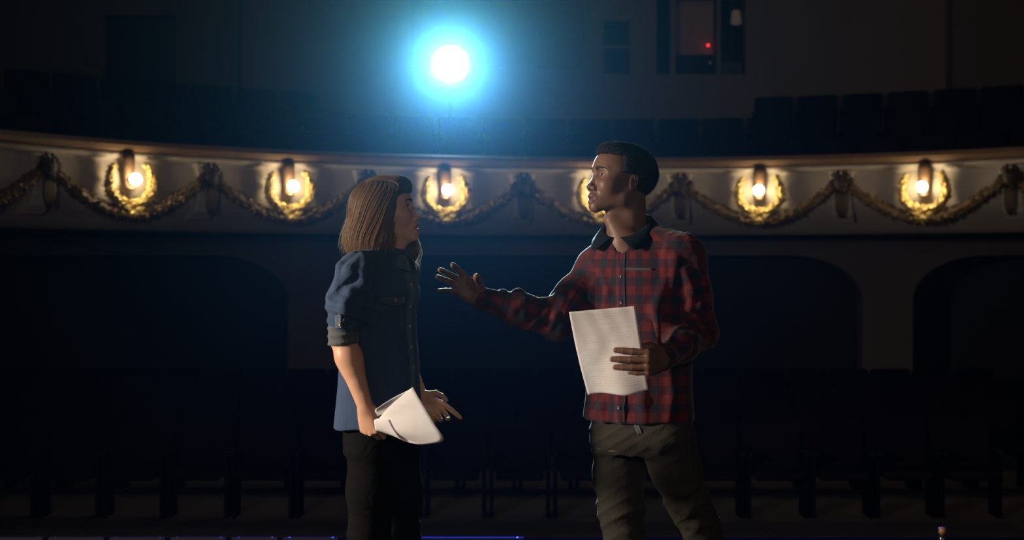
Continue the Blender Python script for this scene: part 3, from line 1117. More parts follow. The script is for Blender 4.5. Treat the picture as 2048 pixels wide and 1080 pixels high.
def cloth_mat(name, color, amt, weave, bump, rough=.9, sheen=.2, spec=.25):
    m = mat(name, color, rough, noise=(9, amt), spec=spec, sheen=sheen)
    n, L = m.node_tree.nodes, m.node_tree.links
    b = n['Principled BSDF']
    tc = n.new('ShaderNodeTexCoord')
    h = None
    for i, (sc, st) in enumerate(((weave, .25), (17, .9))):
        t = n.new('ShaderNodeTexNoise')
        t.inputs['Scale'].default_value = sc
        t.inputs['Detail'].default_value = 3
        t.inputs['Distortion'].default_value = .8 if i else 0
        L.new(tc.outputs['Object'], t.inputs['Vector'])
        bp = n.new('ShaderNodeBump')
        bp.inputs['Strength'].default_value = bump * st
        bp.inputs['Distance'].default_value = .002 if i == 0 else .012
        L.new(t.outputs['Fac'], bp.inputs['Height'])
        if h is not None: L.new(h.outputs[0], bp.inputs['Normal'])
        h = bp
    L.new(h.outputs[0], b.inputs['Normal'])
    return m

def plaid_mat(name, sq):
    m = cloth_mat(name, (.2, .02, .02), .1, 500, .35, .85, .15)
    n, L = m.node_tree.nodes, m.node_tree.links
    b = n['Principled BSDF']
    a = n.new('ShaderNodeAttribute')
    a.attribute_name = 'weave'
    sep = n.new('ShaderNodeSeparateXYZ')
    L.new(a.outputs['Vector'], sep.inputs[0])
    def M_(op, x, y=None, z=None):
        k = n.new('ShaderNodeMath')
        k.operation = op
        for i, v in enumerate((x, y, z)):
            if v is None: continue
            if hasattr(v, 'links') or hasattr(v, 'is_linked'): L.new(v, k.inputs[i])
            else: k.inputs[i].default_value = v
        return k.outputs[0]
    bands = []
    for ax in ('X', 'Y'):
        w = M_('MULTIPLY', sep.outputs[ax], pi / sq)
        s_ = M_('SINE', w)
        s_ = M_('MULTIPLY_ADD', s_, 7.0, .5)
        s_ = M_('MINIMUM', M_('MAXIMUM', s_, 0.0), 1.0)
        # a thin light line inside every dark band
        bands.append(s_)
    prod = M_('MULTIPLY', bands[0], bands[1])
    summ = M_('ADD', bands[0], bands[1])
    one = M_('SUBTRACT', M_('MINIMUM', summ, 1.0), prod)
    m1 = n.new('ShaderNodeMix')
    m1.data_type = 'RGBA'
    m1.inputs['A'].default_value = (0.115, 0.0125, 0.017, 1)
    m1.inputs['B'].default_value = (0.052, 0.009, 0.017, 1)
    L.new(one, m1.inputs['Factor'])
    m2 = n.new('ShaderNodeMix')
    m2.data_type = 'RGBA'
    m2.inputs['B'].default_value = (0.013, 0.015, 0.030, 1)
    L.new(m1.outputs['Result'], m2.inputs['A'])
    L.new(prod, m2.inputs['Factor'])
    L.new(m2.outputs['Result'], b.inputs['Base Color'])
    return m

def hair_mat(name, dark, light, rough=.38):
    m = bpy.data.materials.new(name)
    m.use_nodes = True
    n, L = m.node_tree.nodes, m.node_tree.links
    b = n['Principled BSDF']
    b.inputs['Roughness'].default_value = rough
    b.inputs['Specular IOR Level'].default_value = .35
    ci = n.new('ShaderNodeHairInfo')
    cr = n.new('ShaderNodeMix')
    cr.data_type = 'RGBA'
    cr.inputs['A'].default_value = (*dark, 1)
    cr.inputs['B'].default_value = (*light, 1)
    ad = n.new('ShaderNodeMath')
    ad.operation = 'MULTIPLY_ADD'
    ad.inputs[1].default_value = .75
    L.new(ci.outputs['Intercept'], ad.inputs[0])
    sb_ = n.new('ShaderNodeMath')
    sb_.operation = 'MULTIPLY_ADD'
    sb_.inputs[1].default_value = .7
    sb_.inputs[2].default_value = -.2
    L.new(ci.outputs['Random'], sb_.inputs[0])
    L.new(sb_.outputs[0], ad.inputs[2])
    ad.use_clamp = True
    L.new(ad.outputs[0], cr.inputs['Factor'])
    L.new(cr.outputs['Result'], b.inputs['Base Color'])
    tr = n.new('ShaderNodeBsdfTranslucent')
    tr.inputs['Color'].default_value = (*[min(1, c * 1.6) for c in light], 1)
    mx = n.new('ShaderNodeMixShader')
    mx.inputs[0].default_value = .35
    L.new(b.outputs[0], mx.inputs[1])
    L.new(tr.outputs[0], mx.inputs[2])
    L.new(mx.outputs[0], n['Material Output'].inputs['Surface'])
    return m

M['skin_w'] = attr_skin('fair_skin', .48, .12)
M['skin_m'] = attr_skin('deep_brown_skin', .50, .05)
M['denim'] = cloth_mat('denim_shirt_cloth', (0.040, 0.070, 0.140), .22, 700, .5, sheen=.08)
M['denim_in'] = cloth_mat('denim_inside', (0.095, 0.10, 0.11), .15, 700, .5)
M['denim_edge'] = cloth_mat('denim_seam', (0.07, 0.10, 0.15), .2, 700, .4)
M['plaid'] = plaid_mat('plaid_flannel', .029)
M['navy'] = cloth_mat('navy_collar_cloth', (0.007, 0.010, 0.019), .2, 600, .4, sheen=.03, spec=.1)
M['pocket_edge'] = cloth_mat('pocket_trim', (0.08, 0.088, 0.10), .5, 260, .4)
M['black_jeans'] = cloth_mat('black_jeans', (0.0045, 0.0045, 0.0055), .2, 700, .5, sheen=.01, spec=.1)
M['grey_jeans'] = cloth_mat('grey_jeans', (0.038, 0.034, 0.028), .2, 600, .6, sheen=.03, spec=.15)
M['pearl'] = mat('snap_button', (.34, .26, .21), .35)
M['navy_button'] = mat('dark_button', (.10, .08, .09), .3)
M['shoe'] = mat('shoe_leather', (.02, .018, .018), .5)
M['sole'] = mat('shoe_sole', (.25, .24, .22), .7)
M['hair_w'] = hair_mat('brown_hair', (0.032, 0.022, 0.018), (0.27, 0.165, 0.095))
M['hair_shell_w'] = mat('brown_hair_under', (0.050, 0.033, 0.023), .7, noise=(30, .3))
M['hair_m'] = hair_mat('black_hair', (0.010, 0.009, 0.009), (0.022, 0.019, 0.018), .42)
M['hair_shell_m'] = mat('black_hair_under', (0.007, 0.006, 0.006), .85, bump=.9, bscale=160)
M['eye_white'] = mat('eye_white', (.40, .37, .35), .12, spec=.6)
M['iris'] = mat('dark_iris', (.03, .018, .012), .08, spec=.7)
M['teeth'] = mat('teeth', (.62, .58, .5), .2)
M['gold'] = mat('gold_ring', (.8, .5, .15), .25, .95)

def trace(S, P, d=None, n=40, alt=None):
    """walk from P along d to the surface of S (d None: away from the lens)"""
    P = np.array(P, float)
    if d is None:
        d = P - np.array([0, 0, CAM_Z])
        d = d / np.linalg.norm(d, axis=-1, keepdims=True)
    else:
        d = nrmz(d)
    P0 = P.copy()
    for _ in range(n):
        P = P + d * np.minimum(S.ev(P), .2)[..., None] * .9
    bad = (S.ev(P) > .006) | (np.linalg.norm(P - P0, axis=-1) > 1.2)
    if bad.any():           # the ray passed beside the body: take the nearest skin instead
        P[bad] = S.project(P0[bad] if alt is None else alt[bad], it=14, lim=.06)
    return P

def fold(S, pts, r, k=.022, sink=.35, ray=True):
    """a raised cloth fold along pts (thrown on the surface)"""
    P = np.array(pts, float)
    if ray:
        C = np.array([0, 0, CAM_Z])
        P = trace(S, C + (P - C) * ((ACT_Y - .55) / P[:, 1:2]), alt=P)
    P = S.project(P, it=8, lim=.05)
    G = S.grad(P)
    P = P - G * r * sink
    n = len(P)
    rr = [r * (.35 + .65 * sin(pi * (i + .35) / (n - .3))) for i in range(n)]
    S.chain(list(P), rr, k)

def strip(S, name, m, parent, path, d, width, wdir, off=.0022, nw=3, thick=.002):
    """a cloth strip lying on S: path (n,3) start points traced along d"""
    path = np.array(path, float)
    n = len(path)
    wd = nrmz(wdir)
    width = np.broadcast_to(np.asarray(width, float), (n,))
    rows = []
    for j in range(nw + 1):
        f = j / nw - .5
        rows.append(path + wd * (f * width)[:, None])
    G = np.stack(rows, 1)                      # n, nw+1, 3
    T = trace(S, G.reshape(-1, 3), d)
    N = S.grad(T)
    T = (T + N * off).reshape(n, nw + 1, 3)
    N = N.reshape(n, nw + 1, 3)
    w = nw + 1
    vs = np.concatenate([T.reshape(-1, 3), (T - N * (thick + off)).reshape(-1, 3)])
    o_ = n * w
    fs = []
    for i in range(n - 1):
        for j in range(nw):
            a, b, c, e = i * w + j, i * w + j + 1, (i + 1) * w + j + 1, (i + 1) * w + j
            fs.append((a, b, c, e))
    def side(ids):
        for a, b in zip(ids[:-1], ids[1:]):
            fs.append((a, b, b + o_, a + o_))
    side([i * w for i in range(n)])
    side([i * w + nw for i in range(n)])
    side(list(range(w)))
    side([(n - 1) * w + j for j in range(w)])
    return build(name, vs, fs, m, parent, True, local=False)

def button(S, name, m, parent, P, d, r):
    p = trace(S, np.array([P]), d)
    g = S.grad(p)[0]
    q = Vector(g).to_track_quat('Z', 'Y').to_matrix()
    mb = MB().lathe([(r * .9, -.002), (r, .001), (r, .0028), (r * .8, .0036), (r * .7, .0026), (.0001, .0026)], 18)
    vs = [q @ Vector(v) + Vector(p[0]) + Vector(g) * .003 for v in mb.v]
    return build(name, vs, mb.f, m, parent, True, local=False)

def eye(fr, side, parent, look=(1, 0, 0)):
    c = np.array([.0762, side * .033, .0002])
    mb = MB()
    sphere_into(mb, (0, 0, 0), .0122, 20, 14)
    e = build('eye', [Vector(fr.wor(np.array(v) / 1.0 + c)) for v in mb.v], mb.f, 'eye_white', parent, True, local=False)
    lk = nrmz(look)
    u = nrmz(np.cross(lk, (0, 0, 1)))
    w = np.cross(u, lk)
    vs, fs = [], []
    n = 18
    for i, (rr, h) in enumerate(((.0060, .0106), (.0055, .0114), (.003, .01245), (.0001, .0126))):
        for j in range(n):
            a = 2 * pi * j / n
            vs.append(fr.wor(c + lk * h + u * rr * cos(a) + w * rr * sin(a)))
    for i in range(3):
        for j in range(n):
            fs.append((i * n + j, i * n + (j + 1) % n, (i + 1) * n + (j + 1) % n, (i + 1) * n + j))
    build('iris', vs, fs, 'iris', e, True, local=False)
    return e

def brow(S, fr, side, m, parent, n=260, ln=.008, seed=1, thick=.0035):
    r = np.random.RandomState(seed)
    t = r.rand(n)
    # arc above the eye from the nose outwards
    y = side * (.012 + .036 * t)
    z = .0185 + .0055 * np.sin(t * 2.2) + r.randn(n) * thick * .45 * (1.15 - t)
    P = fr.wor(np.stack([np.full(n, .12) , y, z], 1))
    P = trace(S, P, -fr.A[0])
    N = S.grad(P)
    out = (fr.A[1] * side)
    d = out[None] * .8 + fr.A[2][None] * (.5 - 1.0 * t[:, None])
    d = d - N * (d * N).sum(1, keepdims=True)
    d /= np.linalg.norm(d, axis=1, keepdims=True)
    st = np.stack([P, P + d * ln * .5 + N * .0012, P + d * ln + N * .0008], 1)
    return hair_obj('eyebrow', st, .00042, m, parent)

def shoe(parent, heel, toe, w, z0=0.0, tilt=0.0):
    heel, toe = np.array(heel, float), np.array(toe, float)
    d = nrmz(toe - heel)
    S = Sdf()
    L = np.linalg.norm(toe - heel)
    a = heel + d * w
    S.chain([heel + (0, 0, .05), heel + d * L * .35 + (0, 0, .055), heel + d * L * .7 + (0, 0, .042), toe + (0, 0, .035)], [w * .82, w * .9, w, w * .7], .02, flat=((0, 0, 1), .8))
    S.cap(heel + d * .03 + (0, 0, .05), heel + d * .035 + (0, 0, .11), .045, .047, .03)
    S.op(lambda P: (z0 + .018) - P[..., 2], (-99,) * 3, (99,) * 3, .004, 'i')
    V, Q = S.mesh(.008)
    o = sdf_obj('shoe', V, Q, 'shoe', parent, 1)
    S2 = Sdf()
    S2.chain([heel + (0, 0, .012), heel + d * L * .5 + (0, 0, .012), heel + d * L * .75 + (0, 0, .012), toe + (0, 0, .014)], [w * .86, w * .85, w * 1.02, w * .75], .01)
    S2.op(lambda P: np.abs(P[..., 2] - z0 - .012) - .012, (-99,) * 3, (99,) * 3, .004, 'i')
    V, Q = S2.mesh(.006)
    sdf_obj('sole', V, Q, 'sole', o, 1)

def catmull(C, n):
    """C (m, k, 3) control points -> (m, n, 3)"""
    m, k, _ = C.shape
    E = np.concatenate([2 * C[:, :1] - C[:, 1:2], C, 2 * C[:, -1:] - C[:, -2:-1]], 1)
    out = []
    for t in np.linspace(0, k - 1 - 1e-6, n):
        i = int(t)
        f = t - i
        p0, p1, p2, p3 = (E[:, i + j] for j in range(4))
        out.append(.5 * (2 * p1 + (p2 - p0) * f + (2 * p0 - 5 * p1 + 4 * p2 - p3) * f * f + (3 * p1 - p0 - 3 * p2 + p3) * f ** 3))
    return np.stack(out, 1)

# ================================================================== THE LONG-HAIRED PERSON (left)
def figure_left():
    root = empty('person', tuple(PX(765, 540, 0) * (1, 1, 0)))
    tag(root, 'long-haired person in denim shirt and black trousers looking up, paper in the fist', 'person')
    f = np.array([cos(R(22)), -sin(R(22)), 0])
    l = np.array([sin(R(22)), cos(R(22)), 0])
    yaw, pit = R(4), R(12)
    hx = np.array([cos(yaw) * cos(pit), -sin(yaw) * cos(pit), sin(pit)])
    hy = np.array([sin(yaw), cos(yaw), 0])
    hz = np.cross(hx, hy)
    hf = Frame(PX(769, 425, 0), hx, hy, hz, .96)
    # ---- skin
    B = Sdf()
    head(B, hf, lips=1.05, nose=.92, jaw=.93, openm=.0022)
    B.cap(PX(766, 455, 0), PX(776, 528, 0), .050, .056, .03)
    B.cap(PX(800, 482, 0), PX(776, 500, 0), .022, .03, .03)
    def LS(rows):
        return [(PX(0, y)[2], PX(cx, y)[0], ACT_Y, a, b) for y, cx, a, b in rows]
    B.loft(LS([(520, 775, .08, .05), (545, 765, .14, .07), (600, 762, .145, .085), (700, 760, .13, .09), (800, 758, .15, .10), (900, 760, .155, .10)]), l, f, .03)
    sh, el, wr = PX(712, 548, -.15), PX(685, 676, -.17), PX(730, 812, -.20)
    arm_skin(B, sh, el, wr, (.045, .038, .0235))
    B.cap(el * .75 + wr * .25, el * .55 + wr * .45, .036, .031, .02)
    shl, ell_, wrl = PX(800, 548, .14), PX(790, 685, .17), PX(843, 798, .09)
    arm_skin(B, shl, ell_, wrl, (.045, .037, .0235))
    # right hand gripping the paper
    g = dict(D=(-.45, -.89, 0), index=(2, 48, 78, 45), middle=(0, 58, 80, 50), ring=(-2, 66, 82, 50), pinky=(-6, 72, 82, 50))
    HX = np.array([.20, .05, -.98])
    fr_r, tr = hand(B, wr, HX, (.89, -.45, .1), .95, g, [(.018, .020, -.006), (.045, .040, -.022), (.068, .040, -.042), (.088, .030, -.055)], True)
    # left hand open, palm to the front
    g = dict(D=(0.10, .99, 0), index=(-9, 6, 10, 8), middle=(-17, 34, 40, 25), ring=(-22, 46, 50, 30), pinky=(-26, 52, 55, 30))
    fr_l, tl = hand(B, wrl - np.array([.012, 0, -.004]), (.88, -.08, -.47), (.47, -.05, .88), .93, g, [(.020, .022, -.008), (.050, .048, -.018), (.076, .052, -.030), (.098, .048, -.038)], True)
    # legs inside the trousers
    B.chain([PX(745, 880, -.07), PX(738, 1075, -.07), PX(735, 1330, -.06)], [.068, .047, .032], .03)
    B.chain([PX(790, 880, .07), PX(798, 1075, .09), PX(800, 1330, .09)], [.068, .047, .032], .03)
    V, Q = B.mesh(.0026)
    skin, lip = (.66, .37, .24), (.42, .07, .07)
    body = sdf_obj('body', V, Q, 'skin_w', root, 1, {'pigment': ('FLOAT_COLOR', lambda P: face_color(P, hf, skin, lip))})
    for s in (-1, 1):
        eye(hf, s, root, (1, .05, .16))
        brow(B, hf, s, 'hair_m', root, 300, .008, 3 + s)
        # upper lashes
        t = np.linspace(-1, 1, 46)
        P = hf.wor(np.stack([.0885 - .0035 * t * t, s * .033 + t * .0135, .0052 - .004 * t * t], 1))
        d = hf.A[0] * .8 + hf.A[2] * .45
        st = np.stack([P, P + d * .004, P + d * .0065 + hf.A[2] * .0015], 1)
        hair_obj('eyelash', st, .0004, 'hair_m', root)
    # ring on the right hand
    J = fr_r.joints['ring']
    a_, b_ = J[0] * .45 + J[1] * .55, J[0] * .3 + J[1] * .7
    ax_ = nrmz(b_ - a_)
    e1 = nrmz(np.cross(ax_, (0, 0, 1.0)))
    e2 = np.cross(ax_, e1)
    MB().tube([tuple(a_ + (e1 * cos(t) + e2 * sin(t)) * .0088) for t in np.linspace(0, 2 * pi, 25)], .0013, 8, False).obj('ring', 'gold', root, True, local=False)
    # ---- shirt
    S = Sdf()
    S.loft(LS([(507, 776, .07, .055), (518, 772, .115, .068), (535, 766, .150, .082), (560, 763, .160, .098), (585, 763, .163, .112), (625, 760, .156, .103), (660, 760, .154, .106), (740, 758, .160, .122), (800, 757, .170, .128), (838, 757, .176, .131), (852, 756, .177, .131)]), l, f, .03, p=2.25, rnd=.006)
    S.cap(PX(772, 522, 0), PX(722, 540, -.13), .052, .060, .04)
    S.cap(PX(776, 522, 0), PX(800, 545, .12), .052, .060, .04)
    S.chain([PX(712, 548, -.145), PX(695, 602, -.165), PX(689, 655, -.172)], [.064, .060, .051], .03)
    S.chain([PX(800, 548, .14), PX(792, 620, .16), PX(790, 665, .17)], [.062, .058, .050], .03)
    # sleeve folds seen in the light
    D = -.235
    for pts, r_ in ((((724, 510), (698, 540), (672, 578)), .018), (((708, 506), (682, 532), (662, 566)), .013), (((730, 516), (726, 548), (718, 580)), .014),
                    (((728, 566), (700, 584), (662, 588)), .018), (((662, 596), (690, 602), (726, 616)), .013), (((658, 618), (690, 620), (728, 634)), .016),
                    (((660, 636), (688, 640), (722, 648)), .012), (((740, 556), (742, 600), (734, 650)), .010)):
        fold(S, [PX(*p, D) for p in pts], r_, .012, .15)
    # soft hanging folds of the body
    def hang(P):
        z = P[..., 2]
        w = np.clip((1.30 - z) / .3, 0, 1)
        a = wav(P, (22, 17, 1.6), .4, .9, (5, 4, 5))
        b = wav(P, (48, 30, 7), 2.0, .8, (6, 4, 9))
        return w * (.0045 * np.sin(a) + .0020 * np.sin(b))
    S.disp(hang, (-2, 4, .6), (0, 5, 1.45))
    def crease(P):
        z = P[..., 2]
        w = np.exp(-((z - PX(0, 628)[2]) / .055) ** 2) * (np.abs(P[..., 1] - ACT_Y) > .085)
        return -w * .008 * ridge(wav(P, (14, 5, 70), 0, 1.3), 1.2)
    S.disp(crease, (-2, 4, 1.1), (0, 5, 1.4))
    def crease2(P):
        z = P[..., 2]
        w = np.exp(-((z - PX(0, 565)[2]) / .06) ** 2) * (P[..., 1] < ACT_Y - .11) * (P[..., 0] < PX(735, 0, -.15)[0])
        return -w * .007 * ridge(wav(P, (38, 6, -46), .6, 1.0), 1.2)
    S.disp(crease2, (-2, 4, 1.2), (0, 5, 1.5))
    V, Q = S.mesh(.0038)
    shirt = sdf_obj('shirt', V, Q, 'denim', root, 1)
    # rolled cuffs
    for (ca, cb, side) in ((PX(688, 650, -.172), PX(686, 692, -.172), 1), (PX(790, 664, .17), PX(797, 702, .165), 0)):
        C = Sdf()
        C.cap(ca, cb, .050, .046, .01)
        ax = nrmz(cb - ca)
        L_ = np.linalg.norm(cb - ca)
        C.op(lambda P, ca=ca, ax=ax, L_=L_: np.abs((P - ca) @ ax - L_ / 2) - L_ / 2, (-99,) * 3, (99,) * 3, .006, 'i')
        C.cap(cb - ax * .012, cb + ax * .05, .041, .036, .004, 's')
        C.disp(lambda P, ax=ax, ca=ca: -.0045 * ridge(wav(P, tuple(ax * 130 + np.array([12, 0, 10])), .5, .8), 1.4), (-99,) * 3, (99,) * 3)
        V, Q = C.mesh(.0036)
        cu = sdf_obj('cuff', V, Q, 'denim_in', shirt, 1)
        if side:
            CS = C
            pz = [PX(677, 628 + 9 * i, -.40) for i in range(6)]
            strip(S, 'sleeve_tab', 'denim_edge', shirt, pz[:4], None, .017, (1, 0, 0), .004, 2, .003)
            button(S, 'button', 'pearl', shirt, PX(680, 647, -.40), None, .0062)
    # placket, buttons, pocket
    zs = np.linspace(PX(0, 528)[2], PX(0, 843)[2], 26)
    cen = np.array([[PX(766, 0)[0], ACT_Y, z] for z in zs]) + f * .35
    strip(S, 'placket', 'denim_edge', shirt, cen, -f, .032, l, .003, 4, .003)
    for y in (532, 570, 611, 652, 693, 733, 775, 815):
        c = np.array([PX(766, 0)[0], ACT_Y, PX(0, y)[2]]) + f * .35
        button(S, 'button', 'pearl', shirt, c, -f, .0058)
    # chest pocket with a pointed flap
    pd = nrmz(-f * .75 + l * .66)
    def pk(px, py): return PX(px, py, -.35)
    fl = []
    for i in range(9):
        t = i / 8
        fl.append((pk(761 + 46 * t, 594), pk(762 + 45 * t, 606 + 6 * (1 - abs(2 * t - 1)))))
    G = np.array([[a * (1 - s) + b * s for s in np.linspace(0, 1, 4)] for a, b in fl])
    T = trace(S, G.reshape(-1, 3))
    N = S.grad(T)
    top = T + N * .0042
    n, w = 9, 4
    fs = [(i * w + j, i * w + j + 1, (i + 1) * w + j + 1, (i + 1) * w + j) for i in range(n - 1) for j in range(w - 1)]
    o_ = n * w
    rim = [i * w for i in range(n)] + [(n - 1) * w + j for j in range(1, w)] + [i * w + w - 1 for i in range(n - 2, -1, -1)] + [j for j in range(w - 2, 0, -1)]
    for a, b in zip(rim, rim[1:] + rim[:1]):
        fs.append((a, b, b + o_, a + o_))
    build('pocket_flap', np.concatenate([top, T - N * .002]), fs, 'denim_edge', shirt, True, local=False)
    button(S, 'button', 'pearl', shirt, pk(789, 601), None, .0062)
    for (xa, xb) in ((765, 765), (803, 803)):
        strip(S, 'pocket_seam', 'denim_edge', shirt, [pk(xa, 612), pk(xa, 630), pk(xa, 648), pk(xa, 662)], None, .003, (1, 0, 0), .0018, 1, .002)
    # collar (mostly under the hair)
    neck_c = PX(778, 505)[:2]
    vs, fs = [], []
    n = 40
    for i in range(n + 1):
        a = R(14 + (332) * i / n)
        front = (1 + cos(a)) / 2
        u = f * cos(a) + l * sin(a)
        zt = PX(0, 494)[2] * (1 - front) + PX(0, 516)[2] * front
        for r_, dz in ((.060, -.030), (.062, 0), (.068, .003), (.080, -.012), (.090, -.034 - .012 * front ** 6)):
            vs.append((neck_c[0] + u[0] * r_, neck_c[1] + u[1] * r_ * 1.0, zt + dz))
    for i in range(n):
        for j in range(4):
            fs.append((i * 5 + j, (i + 1) * 5 + j, (i + 1) * 5 + j + 1, i * 5 + j + 1))
    co = build('collar', vs, fs, 'denim_edge', shirt, True, local=False)
    md = co.modifiers.new('thick', 'SOLIDIFY')
    md.thickness = .003
    # ---- trousers
    T_ = Sdf()
    T_.loft(LS([(800, 760, .14, .105), (850, 762, .158, .112), (900, 765, .165, .112)]), l, f, .03)
    T_.chain([PX(748, 890, -.075), PX(744, 980, -.08), PX(738, 1075, -.08), PX(738, 1180, -.075), PX(735, 1335, -.06)], [.086, .079, .064, .062, .043], .03)
    T_.chain([PX(788, 890, .07), PX(794, 980, .085), PX(798, 1075, .09), PX(800, 1180, .09), PX(800, 1335, .09)], [.086, .080, .066, .062, .043], .03)
    def jf(P):
        z = P[..., 2]
        w = np.exp(-((z - .52) / .09) ** 2) + .5 * np.exp(-((z - .80) / .05) ** 2) + .7 * np.exp(-((z - .12) / .07) ** 2)
        return -w * .004 * ridge(wav(P, (18, 12, 75), 0, 1.3), 1.4)
    T_.disp(jf, (-2, 4, 0), (0, 5, 1.0))
    V, Q = T_.mesh(.005)
    sdf_obj('trousers', V, Q, 'black_jeans', root, 1)
    a0 = PX(733, 1355, -.06)
    shoe(root, (a0[0] - .06, a0[1] + .01, 0), (a0[0] + .17, a0[1] - .05, 0), .044)
    a0 = PX(800, 1355, .09)
    shoe(root, (a0[0] - .06, a0[1] + .01, 0), (a0[0] + .17, a0[1] - .02, 0), .044)
    # ---- hair
    H = Sdf()
    H.ell((-.008, 0, .035), (.109, .088, .092), .02, fr=hf)
    H.op(lambda q: np.maximum(np.maximum(.056 - q[..., 0], q[..., 2] - .058), -.2), (.02, -.12, -.15), (.16, .12, .09), .014, 's', hf)
    H.chain([(.062, -.050, .064), (.076, -.018, .074), (.078, .020, .076), (.062, .052, .064)], [.014, .019, .019, .014], .035, fr=hf)
    rows = [(385, 714, 794, .080), (405, 708, 797, .087), (430, 704, 799, .091), (460, 698, 798, .093), (485, 692, 796, .091), (503, 698, 792, .082), (516, 716, 786, .066)]
    H.loft([(PX(0, y)[2], PX((xb + xf) / 2, y)[0], ACT_Y, (xf - xb) / 2 / 606, w_) for y, xb, xf, w_ in rows], (1, 0, 0), (0, 1, 0), .02, p=2.4, rnd=.012)
    H.chain([PX(795, 400, .07), PX(806, 450, .088), PX(820, 488, .088), PX(824, 510, .082), PX(815, 530, .076)], [.022, .024, .024, .018, .006], .012)
    H.chain([PX(712, 455, .0), PX(698, 480, .01), PX(687, 487, .01)], [.03, .018, .006], .015)
    V, Q = H.mesh(.0036)
    hair = sdf_obj('hair', V, Q, 'hair_shell_w', root, 1)
    rg = np.random.RandomState(4)
    n = 17000
    psi = R(1) * (rg.rand(n) * 336 - 168)
    # levels from the parting to the tips
    lv = [(380, 718, 808, .060), (405, 707, 805, .086), (440, 702, 802, .092), (475, 695, 798, .093), (513, 693, 789, .084)]
    fr_ = (1 - np.cos(psi)) / 2
    rootp = np.stack([PX(738, 368)[0] * (1 - fr_) + PX(812, 364)[0] * fr_, np.full(n, ACT_Y + .018), np.full(n, PX(0, 352)[2])], 1)
    lenf = .84 + .15 * rg.rand(n) + .03 * np.sin(psi * 5)
    C = [rootp]
    for j, (y, xb, xf, w_) in enumerate(lv):
        cx, ax = (xb + xf) / 2, (xf - xb) / 2
        pj = np.sign(psi) * np.clip(np.abs(psi) + R(16) - R(8.5) * j, 0, R(166))
        x = (cx - 1024) / 606 - ax / 606 * np.sign(np.cos(pj)) * np.abs(np.cos(pj)) ** .8
        yv = ACT_Y - w_ * np.sign(np.sin(pj)) * np.abs(np.sin(pj)) ** .8
        z = np.full(n, PX(0, y)[2])
        if j == 4:
            x = x + .020 * rg.rand(n)
        C.append(np.stack([x, yv, z], 1))
    C = np.stack(C, 1)
    st = catmull(C, 18)
    # cut to length
    tt = np.linspace(0, 1, 18)[None] * lenf[:, None]
    ii = np.clip(tt * 17, 0, 16.999)
    i0 = ii.astype(int)
    fi = (ii - i0)[..., None]
    ar = np.arange(n)[:, None]
    st = st[ar, i0] * (1 - fi) + st[ar, i0 + 1] * fi
    off = (rg.rand(n, 1) ** 1.5 * .0045 - .0012) + np.linspace(0, 1, 18)[None] ** 3 * rg.rand(n, 1) * .004
    clump = (.0013 * np.sin(psi * 31 + 1.2 * np.sin(psi * 7)) + .0010 * np.sin(psi * 71 + 2 * np.sin(psi * 11)))[:, None] * np.linspace(.2, 1, 18)[None]
    P = st.reshape(-1, 3)
    P = H.project(P, 0, 6, .03)
    P = P + H.grad(P) * (off + clump).reshape(-1, 1)
    st = P.reshape(n, 18, 3)
    # smooth along the strand
    for _ in range(2):
        st[:, 1:-1] = .5 * st[:, 1:-1] + .25 * (st[:, :-2] + st[:, 2:])
    # flyaways
    m = 260
    fl = st[rg.choice(n, m)].copy()
    g = rg.randn(m, 1, 3) * np.array([.012, .010, .006]) * (np.linspace(0, 1, 18)[None, :, None] ** 2.2)
    fl = fl + g + (fl - fl[:, :1]) * .02
    # the front swept up from the forehead and back over the crown
    m = 3600
    t = rg.rand(m) * 2 - 1
    C = [np.stack([.078 - .022 * t * t, t * .074, np.full(m, .050)], 1), np.stack([.098 - .016 * t * t, t * .076, np.full(m, .076)], 1),
         np.stack([.078 - .010 * t * t, t * .074, np.full(m, .108)], 1), np.stack([np.full(m, .030), t * .070, np.full(m, .130)], 1),
         np.stack([np.full(m, -.045), t * .052 - .01, np.full(m, .118)], 1), np.stack([-.100 + .02 * t, t * .045 - .02, np.full(m, .060)], 1)]
    up = catmull(hf.wor(np.stack(C, 1)), 18)
    q = H.project(up.reshape(-1, 3), 0, 6, .03)
    q = q + H.grad(q) * ((np.repeat(rg.rand(m) * .0035, 18) + .0008) - np.tile(np.linspace(0, 1, 18) ** 5 * .006, m)).reshape(-1, 1)
    up = q.reshape(m, 18, 3)
    for _ in range(2):
        up[:, 1:-1] = .5 * up[:, 1:-1] + .25 * (up[:, :-2] + up[:, 2:])
    # far lock hanging behind the chin
    m = 2600
    a = rg.rand(m) * 2 * pi
    rr = np.sqrt(rg.rand(m))
    C = []
    for (p, r_) in ((PX(797, 400, .065), .018), (PX(808, 450, .086), .026), (PX(822, 485, .088), .027), (PX(824, 510, .084), .022), (PX(812, 534, .078), .008)):
        C.append(p[None] + np.stack([np.cos(a) * rr * r_, np.sin(a) * rr * r_ * .8, rr * 0], 1))
    C = np.stack(C, 1)
    C[:, 4] += np.stack([rg.rand(m) * .012, rg.randn(m) * .004, rg.randn(m) * .006], 1)
    lock = catmull(C, 18)
    fl2 = lock[rg.choice(m, 120)] + rg.randn(120, 1, 3) * np.array([.016, .01, .008]) * (np.linspace(0, 1, 18)[None, :, None] ** 2)
    # flicked ends at the nape
    m = 260
    C = []
    for (p, r_) in ((PX(712, 440, .0), .014), (PX(700, 465, .0), .016), (PX(693, 482, .0), .013), (PX(686, 486, .0), .010)):
        C.append(p[None] + rg.randn(m, 3) * r_ * .35)
    nape = catmull(np.stack(C, 1), 18)
    hair_obj('strands', np.concatenate([st, fl, up, lock, fl2, nape]), .00048, 'hair_w', hair)
    return dict(B=B, hand=fr_r, tips=tr)

